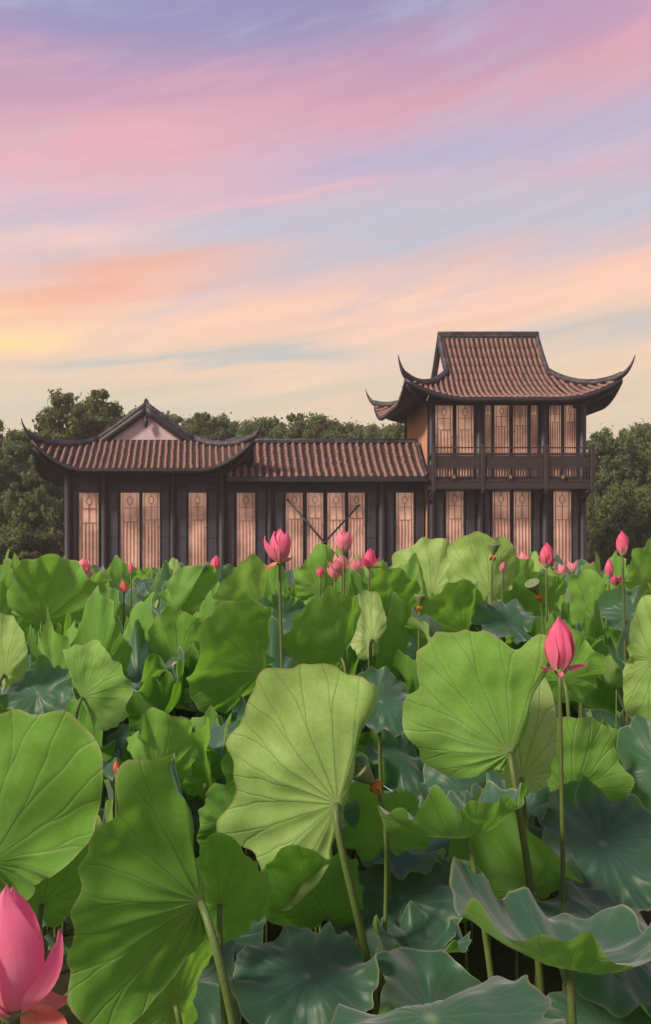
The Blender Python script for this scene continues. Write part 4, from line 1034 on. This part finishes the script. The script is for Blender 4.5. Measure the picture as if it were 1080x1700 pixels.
def flower(base_px, Y, size, rings, label, name='lotus_flower', cat='lotus flower', mat='petal_deep', lean=(0, 0), base=None, extra=(), pod=False, group=None, stamens=False):
    """rings: (count, opening in degrees from the axis, length, width, phase deg[, material]); extra: (azimuth, opening, length, width, material)"""
    C = P(base_px[0], base_px[1], Y); bx = base if base is not None else base_px[0] + 12
    B = Vector((XW(bx, Y + .03), Y + .03, -.03)); t = thing(name, (B.x, B.y, 0), label, cat, group)
    ax = Vector((lean[0], lean[1], 1)).normalized(); q = Vector((0, 0, 1)).rotation_difference(ax).to_matrix()
    sd0 = int(base_px[0] * 3 + base_px[1])
    def one(az, op, L, Wd, mt, k, off=.006):
        cup = .20 if op < 30 else .16
        hook = -(math.radians(op) + .07 + .06) if op < 10 else -.22 * max(0, 1 - op / 40) + (.05 if op > 60 else 0)
        v, f, lp = petal_mesh(L * size, Wd * size, cup, hook, sd0 + k, M[mt])
        R = q @ Matrix.Rotation(math.radians(az), 3, 'Z') @ Matrix.Translation((0, off * size / .1, 0)).to_3x3() @ Matrix.Rotation(math.radians(-op), 3, 'X')
        o3 = q @ (Matrix.Rotation(math.radians(az), 3, 'Z') @ Vector((0, off * size / .1, 0)))
        mk('petal', [C + o3 + R @ p for p in v], f, M[mt], t, True, {'lp': lp})
    k = 0
    for rgx in rings:
        n, op, L, Wd, ph = rgx[:5]; mt = rgx[5] if len(rgx) > 5 else mat
        for i in range(n):
            k += 1; jr = random.Random(sd0 * 7 + k)
            cl_ = .25 if op < 10 else 1.0; one(ph + 360 * i / n + jr.uniform(-7, 7) * cl_, op + jr.uniform(-3, 3) * cl_, L * (1 + jr.uniform(-.06, .04) * cl_), Wd, mt, k)
    for az, op, L, Wd, mt in extra: k += 1; one(az, op, L, Wd, mt, k, .01)
    s = size
    MB().lathe((0, 0, 0), [(.0, -.10 * s), (.09 * s, -.06 * s), (.12 * s, 0), (.1 * s, .08 * s), (0, .1 * s)], 10)
    rc = MB().lathe((0, 0, 0), [(.04 * s, -.10 * s), (.10 * s, -.04 * s), (.12 * s, .02 * s), (.08 * s, .1 * s), (0, .12 * s)], 10)
    mk('receptacle', [C + q @ Vector(p) for p in rc.v], rc.f, M['pod'], t, True)
    st = stalk_tube(C - ax * .05 * s, ax, B, .0058, .0078, .12); mk('stalk', st.v, st.f, M['stalk'], t, True)
    return t
flower((22, 1678), 1.2, .205, [(1, 5, 1.0, .56, 172), (1, 14, .95, .5, 100), (1, 8, .98, .5, 20)], 'big open pink lotus flower with broad upright petals, low over the water', mat='petal_rose', base=10,
       extra=[(-98, 24, .76, .36, 'petal_rose'), (140, 34, .34, .34, 'petal_rose'), (-112, 96, .44, .34, 'petal_old'), (-60, 88, .36, .34, 'petal_old')])
flower((929, 1113), 2.3, .166, [(3, 3, 1.0, .54, 180), (3, 5, .985, .54, 120)], 'closed deep pink lotus bud with two lower petals spread, before large round leaf', 'lotus_bud', 'lotus bud', base=938,
       extra=[(-100, 62, .42, .24, 'petal_deep'), (95, 66, .34, .22, 'petal_deep'), (160, 150, .12, .1, 'petal_deep')])
flower((464, 934), 3.0, .136, [(4, 8, 1.0, .62, 150), (3, 13, .98, .6, 100)], 'vivid pink open lotus flower on a tall stalk before the hall doors', mat='petal_rose', base=476,
       extra=[(118, 108, .48, .3, 'petal_old'), (-60, 60, .42, .34, 'petal_old'), (100, 25, .88, .42, 'petal_rose')])
flower((570, 918), 3.6, .115, [(4, 9, 1.0, .66, 170), (4, 16, .95, .64, 120)], 'pale pink half-open lotus flower tallest of the cluster before the hall doors', mat='petal_pale', base=575)
flower((566, 952), 3.7, .105, [(4, 16, 1.0, .6, 20), (4, 34, .9, .55, 60)], 'pale pink lotus flower just under the tallest flower of the cluster', mat='petal_pale', base=560, lean=(-.1, 0))
flower((556, 962), 3.9, .09, [(5, 26, 1.0, .6, 0)], 'small pale pink lotus flower tucked lowest under the cluster', mat='petal_pale', base=556)
flower((591, 950), 4.2, .10, [(4, 20, 1.0, .5, 40)], 'small cream-pink lotus flower inside the cluster before the hall doors', mat='petal_pale', base=590)
flower((612, 942), 3.9, .10, [(4, 10, 1.0, .6, 0), (4, 45, .8, .5, 45)], 'open pink lotus flower with petals flared sideways before the hall doors', mat='petal_deep', base=614,
       extra=[(-90, 78, .7, .34, 'petal_deep'), (90, 74, .7, .36, 'petal_pale')])
flower((531, 958), 4.4, .06, [(4, 14, 1.0, .7, 0)], 'tiny pink bud near the foot of the crossed poles', 'lotus_bud', 'lotus bud', base=530)
flower((133, 958), 4.9, .135, [(4, 12, 1.0, .7, 170), (3, 30, .8, .6, 200)], 'pale pink rounded lotus flower before the slim pavilion door', mat='petal_pale', base=134, lean=(.2, 0),
       extra=[(-90, 55, .75, .4, 'petal_pale')])
flower((205, 984), 5.4, .09, [(3, 8, 1.0, .6, 0, 'petal_old'), (3, 55, .7, .35, 30, 'petal_pale')], 'coral pink withering lotus flower with loose pale petals before the double doors', mat='petal_old', base=206)
flower((217, 952), 5.8, .09, [(3, 4, 1.0, .42, 0)], 'slim small pink bud before the pavilion double doors', 'lotus_bud', 'lotus bud', base=218)
flower((356, 946), 4.9, .098, [(4, 6, 1.0, .66, 0)], 'small rounded pink bud tilted before the pavilion corner column', 'lotus_bud', 'lotus bud', base=352, lean=(.1, 0))
flower((866, 948), 4.6, .12, [(4, 12, 1.0, .5, 20), (4, 28, .85, .45, 60)], 'ragged pale pink lotus flower before the tower double doors', mat='petal_pale', base=868, lean=(.25, 0))
flower((907, 939), 4.0, .125, [(3, 3, 1.0, .58, 180), (3, 6, .96, .56, 120)], 'pointed deep pink bud with orange base before the tower doors', 'lotus_bud', 'lotus bud', base=908,
       extra=[(-80, 40, .45, .4, 'petal_old'), (30, 35, .45, .4, 'petal_old')])
flower((833, 950), 4.2, .075, [(3, 4, 1.0, .55, 180)], 'small faded pink bud between the seed pods', 'lotus_bud', 'lotus bud', mat='petal_pale', base=833)
flower((1033, 921), 3.6, .118, [(3, 3, 1.0, .5, 180, 'petal_deep'), (3, 7, .8, .46, 120, 'petal_pale')], 'slim pink bud on the tallest stalk beside the tower', 'lotus_bud', 'lotus bud', base=1046)
flower((1011, 957), 4.6, .11, [(3, 4, 1.0, .5, 180), (3, 7, .9, .46, 120)], 'pointed pink bud below the tallest stalk beside the tower', 'lotus_bud', 'lotus bud', base=1012)
flower((1022, 972), 4.7, .075, [(5, 24, 1.0, .7, 0)], 'small vivid pink flower under the pointed bud beside the tower', mat='petal_deep', base=1024)
flower((983, 950), 5.2, .075, [(3, 5, 1.0, .55, 180)], 'small pink bud at the foot of the tower end column', 'lotus_bud', 'lotus bud', base=985)
flower((932, 955), 5.0, .085, [(4, 12, 1.0, .5, 20), (3, 40, .8, .4, 60)], 'small ragged pale pink flower behind the pointed bud', mat='petal_pale', base=934)
flower((950, 950), 5.3, .09, [(4, 20, 1.0, .45, 10)], 'small pale flower between pointed bud and tower end column', mat='petal_pale', base=951)
flower((193, 1284), 2.9, .05, [(3, 6, 1.0, .6, 0)], 'tiny coral bud hidden behind the big hanging leaf', 'lotus_bud', 'lotus bud', mat='petal_old', base=194)

def pod(px, py, Y, s, lean, label, base, stamen=True):
    C = P(px, py, Y); B = Vector((XW(base, Y + .02), Y + .02, -.03)); t = thing('seed_pod', (B.x, B.y, 0), label, 'seed pod', 'lotus seed pods')
    ax = Vector(lean).normalized(); q = Vector((0, 0, 1)).rotation_difference(ax).to_matrix()
    m = MB().lathe((0, 0, 0), [(.10 * s, 0), (.16 * s, .12 * s), (.30 * s, .42 * s), (.44 * s, .80 * s), (.50 * s, .95 * s), (.49 * s, 1.02 * s), (.45 * s, 1.03 * s), (.0, 1.0 * s)], 16)
    mk('cup', [C + q @ Vector(p) for p in m.v], m.f, M['pod'], t, True)
    for i in range(9):
        a = 2 * math.pi * i / 8; r = .30 * s if i < 8 else 0
        m = MB().lathe((r * math.cos(a), r * math.sin(a), 1.02 * s), [(0, .05 * s), (.04 * s, .035 * s), (.06 * s, -.01 * s)], 6)
        mk('seed', [C + q @ Vector(p) for p in m.v], m.f, M['stalk'], t, True)
    if stamen:
        rr = random.Random(int(px)); m = MB()
        for i in range(34):
            a = rr.uniform(0, 6.28); o = Vector((math.cos(a), math.sin(a), 0)); m.tube([o * .09 * s, o * .22 * s + Vector((0, 0, -.12 * s)), o * rr.uniform(.12, .30) * s + Vector((0, 0, -rr.uniform(.2, .5) * s))], [.02 * s, .025 * s, .03 * s], 4)
        mk('stamens', [C + q @ Vector(p) for p in m.v], m.f, M['stamen'], t, True)
    st = stalk_tube(C, ax, B, .0055, .0075, .12); mk('stalk', st.v, st.f, M['stalk'], t, True)
pod(818, 922, 4.0, .062, (.05, -.15, 1), 'green seed pod on the tallest pod stalk, orange stamens under it', 820)
pod(892, 986, 3.7, .072, (-.55, -.35, .8), 'grey-green seed pod tilted sideways with a flat top', 894)
pod(696, 1006, 3.7, .055, (0, -.1, 1), 'small seed pod with a big orange stamen collar', 694)
pod(806, 974, 4.3, .04, (.1, -.1, 1), 'small seed pod with orange stamens hanging under a rolled leaf', 805)
pod(619, 1300, 2.35, .085, (-.75, -.3, .75), 'large drooping grey-green seed pod beside the pale sunlit leaf', 630)
# dried flower stem
def dry_stem():
    Y = 3.7; pts = [P(q[0], q[1], Y) for q in ((283, 1108), (268, 1117), (260, 1135), (245, 1170), (232, 1200), (214, 1250))]
    B = Vector((XW(200, Y), Y, -.03)); t = thing('dried_lotus_stem', (B.x, B.y, 0), 'thin straw-coloured dried stem with shrivelled tip between two funnel leaves', 'dried stem')
    mk('stem', *(lambda m: (m.v, m.f))(MB().tube(pts + [B], [.003, .004, .004, .004, .0045, .005, .006], 6)), M['straw'], t, True)
    m = MB().tube([pts[0] + Vector((.045, 0, .03)), pts[0] + Vector((.02, 0, .018)), pts[0]], [.003, .011, .005], 6); mk('shrivelled_tip', m.v, m.f, M['straw'], t, True)
M['straw'] = material('straw', lambda T: principled(T, T.mix(T.noise(objco(T), 20, 3), (.30, .25, .13, 1), (.42, .36, .2, 1)), .8, .2))
dry_stem()

# ------------------------------------------------------------------ evening haze over the pond and the trees
def f_haze():
    m = bpy.data.materials.new('evening_haze'); m.use_nodes = True; T = NT(m.node_tree); T.n.clear()
    v = T.new('ShaderNodeVolumePrincipled'); v.inputs['Color'].default_value = (.96, .92, .88, 1); v.inputs['Density'].default_value = .0019; v.inputs['Anisotropy'].default_value = .2
    o = T.new('ShaderNodeOutputMaterial'); T.l.new(v.outputs[0], o.inputs['Volume']); return m
hz = MB().box(-430, 430, -310, 530, -1.9, 13.0).mk('haze', f_haze()); hz['kind'] = 'stuff'; tag(hz, 'faint evening haze lying over the pond and the trees', 'haze')
